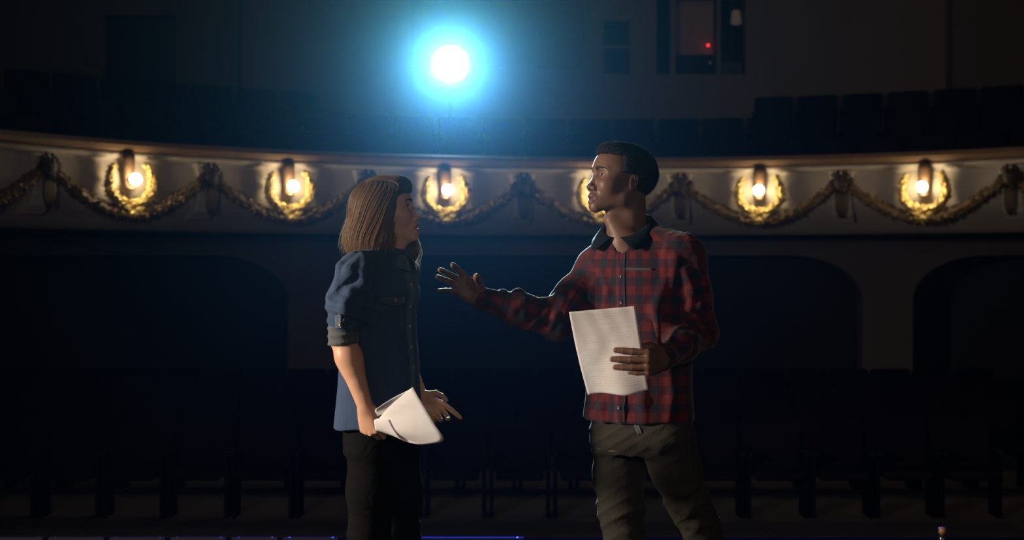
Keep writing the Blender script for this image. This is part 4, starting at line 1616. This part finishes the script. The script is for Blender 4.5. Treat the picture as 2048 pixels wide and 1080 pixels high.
# ================================================================== THE DARK-HAIRED PERSON (right)
def figure_right():
    root = empty('person', tuple(PX(1277, 540, 0) * (1, 1, 0)))
    tag(root, 'short-haired person in red plaid shirt and grey trousers, one arm reaching out', 'person')
    f = np.array([-.5, -.866, 0])
    l = np.array([.866, -.5, 0])
    yaw, pit = R(22), R(9)
    hx = np.array([-cos(yaw) * cos(pit), -sin(yaw) * cos(pit), sin(pit)])
    hy = np.array([sin(yaw), -cos(yaw), 0])
    hz = np.cross(hx, hy)
    hf = Frame(PX(1243, 361, 0), hx, hy, hz, 1.03)
    def LS(rows):
        return [(PX(0, y)[2], PX(cx, y)[0], ACT_Y, a, b) for y, cx, a, b in rows]
    B = Sdf()
    head(B, hf, lips=1.35, nose=1.3, jaw=1.02, openm=.0060)
    B.cap(PX(1256, 400, 0), PX(1258, 480, 0), .058, .062, .03)
    B.cap(PX(1225, 442, -.03), PX(1246, 480, -.04), .026, .034, .03)
    B.loft(LS([(470, 1257, .08, .06), (500, 1265, .14, .085), (545, 1274, .18, .10), (600, 1276, .175, .11), (700, 1277, .155, .11), (840, 1277, .16, .11), (900, 1277, .165, .115)]), l, f, .03)
    sh, el, wr = PX(1190, 538, .08), PX(1108, 640, -.02), PX(957, 594, -.07)
    arm_skin(B, sh, el, wr, (.052, .042, .028))
    sh2, el2, wr2 = PX(1372, 514, -.10), PX(1400, 670, -.07), PX(1322, 719, -.27)
    arm_skin(B, sh2, el2, wr2, (.052, .042, .028))
    # outstretched right hand, palm to the front, fingers spread
    g = dict(D=(.05, .99, 0.1), index=(7, 36, 26, 12), middle=(-9, 28, 22, 12), ring=(-12, 26, 22, 10), pinky=(-34, 26, 22, 10))
    fr1, t1 = hand(B, wr + np.array([.005, 0, -.003]), (-.79, -.10, .61), (.61, 0, .79), 1.0, g,
                   [(.018, .022, -.010), (.040, .040, -.030), (.055, .047, -.058), (.060, .052, -.084)])
    # left hand holding the sheet between fingers and thumb
    g = dict(D=(.78, -.62, 0), index=(8, 56, 7, 3), middle=(1, 59, 6, 3), ring=(-3, 59, 7, 3), pinky=(-4, 58, 8, 4))
    fr2, t2 = hand(B, wr2 + np.array([.012, .01, 0]), (-.62, -.78, -.03), (-.02, -.05, 1), 1.10, g,
                   [(.018, .022, -.006), (.050, .040, -.016), (.072, .036, -.040), (.080, .030, -.066)])
    B.chain([PX(1330, 860, -.06), PX(1394, 1045, .0), PX(1470, 1290, .12)], [.075, .052, .036], .03)
    B.chain([PX(1240, 870, .05), PX(1247, 1065, .0), PX(1250, 1320, .05)], [.075, .052, .036], .03)
    V, Q = B.mesh(.0026)
    skin, lip = (.175, .088, .056), (.23, .09, .07)
    body = sdf_obj('body', V, Q, 'skin_m', root, 1, {'pigment': ('FLOAT_COLOR', lambda P: face_color(P, hf, skin, lip, (.05, .03, .025)))})
    for s in (-1, 1):
        eye(hf, s, root, (1, .10, .04))
        brow(B, hf, s, 'hair_m', root, 320, .008, 7 + s, .0045)
    # ---- shirt
    S = Sdf()
    S.loft(LS([(480, 1257, .080, .066), (493, 1262, .125, .082), (512, 1270, .175, .102), (545, 1274, .198, .116), (600, 1276, .196, .126), (700, 1277, .182, .124), (780, 1277, .182, .126), (825, 1277, .187, .130), (838, 1277, .188, .131)]), l, f, .03, p=2.3, rnd=.006)
    S.cap(PX(1284, 471, 0), PX(1360, 512, -.09), .050, .070, .05)
    S.cap(PX(1245, 480, 0), PX(1196, 536, .07), .052, .062, .05)
    S.chain([PX(1256, 430, 0), PX(1250, 470, -.02), PX(1246, 496, -.07)], [.060, .050, .022], .01, 's')
    shl, elb, wrb = PX(1370, 516, -.10), PX(1399, 668, -.065), PX(1326, 717, -.258)
    S.chain([shl, shl * .5 + elb * .5, elb], [.068, .056, .056], .035)
    S.chain([elb, elb * .5 + wrb * .5, wrb], [.056, .048, .0355], .03)
    shr, elr, wrr = PX(1192, 540, .08), PX(1110, 641, -.02), PX(962, 597, -.065)
    S.chain([shr, shr * .5 + elr * .5, elr], [.066, .060, .062], .035)
    S.chain([elr, elr * .55 + wrr * .45, wrr], [.062, .055, .034], .03)
    ax = nrmz(wrr - elr)
    D = -.25
    # folds of the reaching sleeve: bumps along its upper edge
    for (px, py, q) in ((1005, 597, .014), (1040, 612, .015), (1080, 621, .013), (1104, 612, .014), (1120, 592, .016)):
        c = PX(px, py, -.04)
        fold(S, [c + (0.012, .06, -.02), c + (0, .0, .0), c + (.012, -.06, -.03)], q, .018, ray=False)
    for (a, b) in (((1010, 640), (1050, 600)), ((1060, 655), (1095, 622)), ((1100, 660), (1130, 600)), ((1120, 665), (1150, 585))):
        fold(S, [PX(*a, -.15), PX((a[0] + b[0]) / 2 - 4, (a[1] + b[1]) / 2 + 3, -.15), PX(*b, -.13)], .010, .016)
    # folds of the bent left sleeve
    for pts in (((1365, 640), (1390, 632), (1424, 645)), ((1368, 655), (1395, 655), (1428, 672)), ((1362, 668), (1390, 676), (1420, 694)), ((1350, 676), (1372, 690), (1398, 716)),
                ((1372, 620), (1400, 612), (1420, 618)), ((1370, 540), (1384, 580), (1380, 620)), ((1395, 520), (1410, 570), (1415, 610)), ((1336, 690), (1345, 708), (1350, 730))):
        fold(S, [PX(*p, -.30) for p in pts], .0125, .018)
    # body folds: from the shoulder, from the arm pit, pulled to the reaching arm
    for pts, r_ in ((((1340, 470), (1334, 500), (1330, 540)), .009), (((1352, 476), (1350, 520), (1345, 570)), .012), (((1190, 560), (1180, 600), (1190, 640)), .007),
                    (((1205, 545), (1215, 585), (1205, 635)), .007), (((1330, 560), (1310, 620), (1320, 700)), .012), (((1290, 760), (1285, 800), (1288, 838)), .010),
                    (((1340, 740), (1345, 790), (1338, 838)), .012), (((1205, 800), (1202, 820), (1204, 838)), .009), (((1240, 795), (1245, 815), (1240, 838)), .009)):
        fold(S, [PX(*p, -.22) for p in pts], r_, .022)
    def wr_(P):
        b = wav(P, (26, 20, 9), 1.0, 1.2, (7, 5, 8))
        return .0026 * np.sin(b)
    S.disp(wr_, (-1, 3.8, .7), (1.2, 5.2, 1.6))
    V, Q = S.mesh(.0038)
    U2, V2 = l[:2], f[:2]
    c0 = np.array([PX(1277, 0)[0], ACT_Y])
    def weave(P):
        d2 = P[:, :2] - c0
        th = np.arctan2(d2 @ U2, d2 @ V2)
        out = np.stack([th * .165, P[:, 2], np.zeros(len(P))], 1)
        def limb(chain, rad):
            best = np.full(len(P), 9.0)
            u, v = np.zeros(len(P)), np.zeros(len(P))
            acc = 0
            e1 = None
            for a, b in zip(chain[:-1], chain[1:]):
                ab = b - a
                L_ = np.linalg.norm(ab)
                t = np.clip((P - a) @ ab / L_ ** 2, 0, 1)
                w = P - a - t[:, None] * ab
                dist = np.linalg.norm(w, axis=1)
                e1 = nrmz(np.cross(ab, (0, 1, 0.2))) if e1 is None else nrmz(e1 - nrmz(ab) * (e1 @ nrmz(ab)))
                e2 = np.cross(nrmz(ab), e1)
                ang = np.arctan2(w @ e1, w @ e2)
                m_ = dist < best
                best = np.where(m_, dist, best)
                u = np.where(m_, ang * .058, u)
                v = np.where(m_, acc + t * L_, v)
                acc += L_
            return best, u, v
        a0 = shl * .88 + elb * .12
        for ch, r_, inside in (([a0, elb, wrb], .062, (P[:, 0] > PX(1362, 0)[0]) | ((P[:, 1] < ACT_Y - .165) & (P[:, 2] < 1.3))), ([shr * .75 + elr * .25, elr, wrr], .068, P[:, 0] < PX(1178, 0)[0] + .02)):
            bst, u, v = limb(ch, r_)
            sel = (bst < r_ + .03) & inside
            out[sel, 0] = u[sel]
            out[sel, 1] = v[sel]
        return out
    shirt = sdf_obj('shirt', V, Q, 'plaid', root, 1, {'weave': ('FLOAT_VECTOR', weave)})
    # cuffs
    for a, b, r0, r1 in ((elb, wrb, .041, .037), (elr, wrr, .041, .0365)):
        C = Sdf()
        axx = nrmz(b - a)
        p0, p1 = b - axx * .045, b + axx * .018
        C.cap(p0, p1, r0, r1, .01)
        C.op(lambda P, p0=p0, axx=axx: np.abs((P - p0) @ axx - .0315) - .0315, (-99,) * 3, (99,) * 3, .004, 'i')
        C.cap(p1 - axx * .016, p1 + axx * .05, .032, .031, .003, 's')
        V, Q = C.mesh(.0036)
        sdf_obj('cuff', V, Q, 'plaid', shirt, 1, {'weave': ('FLOAT_VECTOR', weave)})
    # placket: follows the chest centre line
    ys = np.linspace(492, 836, 26)
    cen = np.array([[PX(1268 + (8 if y > 600 else 8 * (y - 492) / 108), y)[0], ACT_Y, PX(0, y)[2]] for y in ys]) + f * .35
    pl = strip(S, 'placket', 'plaid', shirt, cen, -f, .030, l, .0032, 4, .003)
    at = pl.data.attributes.new('weave', 'FLOAT_VECTOR', 'POINT')
    co_ = np.zeros(len(pl.data.vertices) * 3, np.float32)
    pl.data.vertices.foreach_get('co', co_)
    at.data.foreach_set('vector', (weave(co_.reshape(-1, 3).astype(float) ) + np.array([.012, 0, 0])).astype(np.float32).ravel())
    for y in (505, 553, 604, 655, 706, 757, 808):
        c = np.array([PX(1268 + (8 if y > 600 else 8 * (y - 492) / 108), y)[0], ACT_Y, PX(0, y)[2]]) + f * .35
        button(S, 'button', 'navy_button', shirt, c, -f, .0058)
    # chest pocket and its pale trim
    strip(S, 'pocket_trim', 'pocket_edge', shirt, [PX(1250 + 57 * i / 8, 539 - 1 + .5 * i / 8, -.4) for i in range(9)], None, .0075, (0, 0, 1), .003, 2, .003)
    # collar
    vs, fs = [], []
    n = 48
    nc = np.array([PX(1255, 0)[0], ACT_Y])
    cols = 6
    for i in range(n + 1):
        a = R(7 + 346 * i / n)
        front = (1 + cos(a)) / 2
        u = f * cos(a) + l * sin(a)
        zt = PX(0, 429)[2] * (1 - front ** 1.3) + PX(0, 478)[2] * front ** 1.3
        # left/right of the chest centre
        tipf = front ** 8
        for r_, dz, sp in ((.066, -.034, 0), (.0675, -.01, 0), (.070, .0, 0), (.078, .001, .15), (.092, -.016, .6), (.106 + .008 * tipf, -.034 - .006 * tipf, 1)):
            rr = r_ * (1 + .10 * front)
            a2 = a + (R(26) if a < pi else -R(26)) * sp * front ** 5
            u = f * cos(a2) + l * sin(a2)
            vs.append((nc[0] + u[0] * rr, nc[1] + u[1] * rr, zt + dz))
    for i in range(n):
        for j in range(cols - 1):
            fs.append((i * cols + j, (i + 1) * cols + j, (i + 1) * cols + j + 1, i * cols + j + 1))
    co = build('collar', vs, fs, 'navy', shirt, True, local=False)
    md = co.modifiers.new('thick', 'SOLIDIFY')
    md.thickness = .0035
    # ---- trousers
    T_ = Sdf()
    T_.loft(LS([(800, 1277, .155, .112), (850, 1279, .168, .120), (880, 1280, .172, .122), (905, 1282, .165, .115)]), l, f, .03)
    T_.chain([PX(1330, 872, -.06), PX(1352, 940, -.05), PX(1378, 1008, -.02), PX(1398, 1050, .0), PX(1430, 1140, .05), PX(1472, 1305, .12)], [.096, .079, .067, .062, .064, .052], .03)
    T_.chain([PX(1243, 880, .05), PX(1238, 950, .04), PX(1242, 1020, .01), PX(1249, 1075, .0), PX(1249, 1180, .02), PX(1250, 1330, .05)], [.094, .082, .071, .062, .063, .050], .03)
    def jf(P):
        z = P[..., 2]
        w = .9 * np.exp(-((z - .58) / .07) ** 2) + .8 * np.exp(-((z - .84) / .05) ** 2) + .8 * np.exp(-((z - .13) / .08) ** 2) + .25
        return -w * .0058 * ridge(wav(P, (-30, 16, 62), 0, 1.5, (8, 7, 9)), 1.5)
    T_.disp(jf, (-1, 3.8, 0), (1.5, 5.2, 1.0))
    fold(T_, [PX(1290, 885, -.3), PX(1320, 893, -.3), PX(1350, 880, -.3)], .012)
    fold(T_, [PX(1345, 990, -.3), PX(1370, 985, -.3), PX(1395, 968, -.3)], .010)
    fold(T_, [PX(1352, 1018, -.3), PX(1378, 1020, -.3), PX(1405, 1002, -.3)], .012)
    fold(T_, [PX(1372, 1052, -.3), PX(1395, 1050, -.3), PX(1422, 1034, -.3)], .011)
    V, Q = T_.mesh(.0045)
    tr = sdf_obj('trousers', V, Q, 'grey_jeans', root, 1)
    strip(T_, 'belt_end', 'pocket_edge', tr, [PX(1268, 838, -.4), PX(1272, 848, -.4), PX(1276, 858, -.4), PX(1280, 868, -.4)], None, .014, (1, 0, .25), .004, 2, .003)
    strip(T_, 'side_seam', 'grey_jeans', tr, [PX(x, y, -.4) for x, y in ((1372, 850), (1377, 900), (1382, 950), (1392, 1000), (1412, 1040), (1428, 1078))], None, .004, (1, 0, 0), .0022, 1, .002)
    a0 = PX(1475, 1345, .12)
    shoe(root, (a0[0] + .06, a0[1] + .02, 0), (a0[0] - .17, a0[1] - .12, 0), .048)
    a0 = PX(1252, 1345, .05)
    shoe(root, (a0[0] + .06, a0[1] + .02, 0), (a0[0] - .18, a0[1] - .10, 0), .048)
    # ---- hair: dense short coils
    H = Sdf()
    H.ell((-.010, 0, .030), (.110, .088, .090), .01, fr=hf)
    H.ell((.045, 0, .080), (.046, .052, .030), .03, fr=hf)
    def cut(q):
        x, z = q[..., 0], q[..., 2]
        a = np.maximum(.036 - x, z - .070)
        b = np.maximum(-.026 - x, z - .016)
        c = z + .068 + .25 * (x + .06)
        return np.minimum(np.minimum(a, b), c)
    H.op(cut, (-.2, -.2, -.2), (.2, .2, .10), .008, 's', hf)
    H.disp(lambda P: .0012 * np.sin(P @ np.array([520, 130, 340.])) * np.sin(P @ np.array([-260, 480, 300.]) + 1) , (-1, 3.8, 1.4), (1.2, 5.2, 2))
    V, Q = H.mesh(.0028)
    hair = sdf_obj('hair', V, Q, 'hair_shell_m', root, 0)
    rg = np.random.RandomState(9)
    c = V[rg.choice(len(V), 16000)]
    c = c + rg.randn(*c.shape) * .0012
    c = H.project(c, 0, 3)
    N = H.grad(c)
    k = 5
    st = [c - N * .002]
    d = N + rg.randn(*N.shape) * .45
    for i in range(1, k):
        d = d + rg.randn(*N.shape) * .7
        d /= np.linalg.norm(d, axis=1, keepdims=True)
        st.append(st[-1] + d * .0022)
    hair_obj('strands', np.stack(st, 1), .00040, 'hair_m', hair)
    return dict(B=B, hand=fr2, tips=t2, wr=wr2)
# ================================================================== PAPERS
def paper_mat(name, text=False):
    m = mat(name, (.82, .79, .79), .7, spec=.3, noise=(4, .05))
    n, L = m.node_tree.nodes, m.node_tree.links
    b = n['Principled BSDF']
    tc = n.new('ShaderNodeTexCoord')
    t = n.new('ShaderNodeTexNoise')
    t.inputs['Scale'].default_value = 9
    t.inputs['Distortion'].default_value = 1.2
    L.new(tc.outputs['Object'], t.inputs['Vector'])
    bp = n.new('ShaderNodeBump')
    bp.inputs['Strength'].default_value = .2
    bp.inputs['Distance'].default_value = .012
    L.new(t.outputs['Fac'], bp.inputs['Height'])
    L.new(bp.outputs[0], b.inputs['Normal'])
    tr = n.new('ShaderNodeBsdfTranslucent')
    tr.inputs['Color'].default_value = (.75, .72, .68, 1)
    mx = n.new('ShaderNodeMixShader')
    mx.inputs[0].default_value = .12
    out = n['Material Output']
    L.new(b.outputs[0], mx.inputs[1])
    L.new(tr.outputs[0], mx.inputs[2])
    L.new(mx.outputs[0], out.inputs['Surface'])
    return m
M['paper'] = paper_mat('script_paper')
M['ink'] = mat('faint_print', (.66, .62, .59), .7)

def solid_sheet(name, G, m, parent, th=.0006):
    G = np.asarray(G)
    n, w, _ = G.shape
    me_v = G.reshape(-1, 3)
    fs = [(i * w + j, i * w + j + 1, (i + 1) * w + j + 1, (i + 1) * w + j) for i in range(n - 1) for j in range(w - 1)]
    o = build(name, me_v, fs, m, parent, True, local=False)
    md = o.modifiers.new('thick', 'SOLIDIFY')
    md.thickness = th
    md.offset = 0
    return o

def paper_right(info):
    """A4 sheet held upright by the dark-haired person"""
    fr = info['hand']
    jm = fr.joints['middle']
    p0 = (jm[1] + jm[3]) / 2 + np.array([.003, .0118, 0])
    sl = (jm[3][1] - jm[1][1]) / (jm[1][0] - jm[3][0])     # the sheet lies along the fingers
    def Q(px, py, dy=0.0):
        y = (p0[1] + sl * p0[0]) / (1 + sl * (px - 1024) / FOC) + dy
        return np.array([(px - 1024) / FOC * y, y, CAM_Z - (py - 540) / FOC * y])
    root = empty('script_page', tuple(Q(1215, 787)))
    tag(root, 'white printed script page held upright in front of the plaid shirt', 'paper')
    a, b, c, d = (1138, 624), (1270, 612), (1297, 783), (1176, 792)
    n, w = 40, 30
    G = np.zeros((n, w, 3))
    for i in range(n):
        v = i / (n - 1)
        for j in range(w):
            u = j / (w - 1)
            x = (a[0] * (1 - u) + b[0] * u) * (1 - v) + (d[0] * (1 - u) + c[0] * u) * v
            y = (a[1] * (1 - u) + b[1] * u) * (1 - v) + (d[1] * (1 - u) + c[1] * u) * v
            x += -4 * sin(pi * v) * (1 - u) * .6
            dy = .010 * sin(2.2 * pi * u + .6) * v ** 2 - .012 * (1 - v) ** 2 * (1 - u) + .012 * (1 - u) * sin(pi * v)
            y += 4.5 * sin(2.1 * pi * u + 3.6) * v ** 6
            # crumple near the thumb
            e = math.exp(-(((u - .42) / .28) ** 2 + ((v - .55) / .2) ** 2))
            dy += .0035 * e * sin(9 * u + 7 * v) + .0007 * sin(23 * u - 9 * v) * (1 - v)
            # lie flat between finger and thumb
            h = math.exp(-(((u - .9) / .22) ** 2 + ((v - .56) / .2) ** 2))
            dy = dy * (1 - h)
            G[i, j] = Q(x, y, dy)
    sh = solid_sheet('sheet', G, 'paper', root)
    # faint lines of print
    mb = MB()
    rg = random.Random(4)
    for r_ in range(30):
        v = .06 + r_ * .029
        if r_ in (5, 12, 13, 21): continue
        u0 = .12 if r_ % 6 else .22
        u1 = .9 - rg.random() * (.25 if r_ % 4 == 3 else .06)
        m = 30
        top = []
        for k in range(m):
            u = u0 + (u1 - u0) * k / (m - 1)
            fi, fj = v * (n - 1), u * (w - 1)
            i, j = int(fi), min(int(fj), w - 2)
            fi -= i
            fj -= j
            P = (G[i, j] * (1 - fj) + G[i, j + 1] * fj) * (1 - fi) + (G[i + 1, j] * (1 - fj) + G[i + 1, j + 1] * fj) * fi
            top.append(P + np.array([0, -.0006, 0]))
        vs = [p for q in top for p in (q + (0, 0, .0007), q - (0, 0, .0007))]
        # words: leave gaps
        fs = []
        k = 0
        while k < m - 1:
            ln = rg.choice((1, 2, 2, 3))
            for t in range(k, min(k + ln, m - 1)):
                fs.append((t * 2, t * 2 + 1, t * 2 + 3, t * 2 + 2))
            k += ln + (1 if rg.random() < .35 else 0)
        mb.add(vs, fs)
    build('printed_lines', mb.v, mb.f, 'ink', root, False, local=False)

def paper_left(info):
    """sheet rolled in the fist, opening like a cone"""
    root = empty('script_page', tuple(PX(800, 880, -.2)))
    tag(root, 'white script page curled in the fist of the long-haired person', 'paper')
    # ribs from the fist (near) to the open edge (far); px, py, depth
    def sheet(name, ribs, n1, n2):
        C = np.array([[PX(*r_[0], r_[3]), PX(*r_[1], r_[4]), PX(*r_[2], r_[5])] for r_ in ribs])
        G = catmull(C, n1)
        G = catmull(G.transpose(1, 0, 2), n2)
        return solid_sheet(name, G, 'paper', root)
    sheet('sheet', [((754, 842), (779, 813), (825, 774), -.236, -.275, -.345),
                    ((753, 840), (790, 818), (834, 790), -.238, -.288, -.352),
                    ((752, 838), (800, 830), (846, 810), -.239, -.296, -.356),
                    ((752, 840), (808, 847), (868, 847), -.240, -.302, -.358),
                    ((752, 843), (808, 862), (887, 879), -.239, -.298, -.352),
                    ((752, 850), (796, 868), (862, 888), -.236, -.278, -.322),
                    ((752, 856), (785, 868), (838, 889), -.230, -.258, -.295),
                    ((752, 860), (780, 869), (815, 884), -.226, -.248, -.280)], 16, 48)
    sheet('back_leaf', [((750, 819), (784, 797), (823, 777), -.225, -.262, -.330),
                        ((750, 826), (788, 806), (828, 786), -.216, -.246, -.318),
                        ((751, 834), (794, 820), (834, 800), -.212, -.240, -.312)], 16, 12)
    # lower flap rolled forward over the fist
    flap = [((752, 861), (780, 870), (815, 884), -.226, -.248, -.281),
            ((750, 858), (772, 864), (806, 881), -.236, -.256, -.284),
            ((749, 850), (768, 855), (796, 872), -.241, -.262, -.284),
            ((748, 843), (766, 846), (786, 857), -.242, -.264, -.281),
            ((749, 839), (763, 838), (777, 839), -.242, -.260, -.274)]
    C = np.array([[PX(*r_[0], r_[3]), PX(*r_[1], r_[4]), PX(*r_[2], r_[5])] for r_ in flap])
    G = catmull(C, 12)
    G = catmull(G.transpose(1, 0, 2), 24)
    solid_sheet('rolled_flap', G, 'paper', root)

left = figure_left()
right = figure_right()
paper_right(right)
paper_left(left)
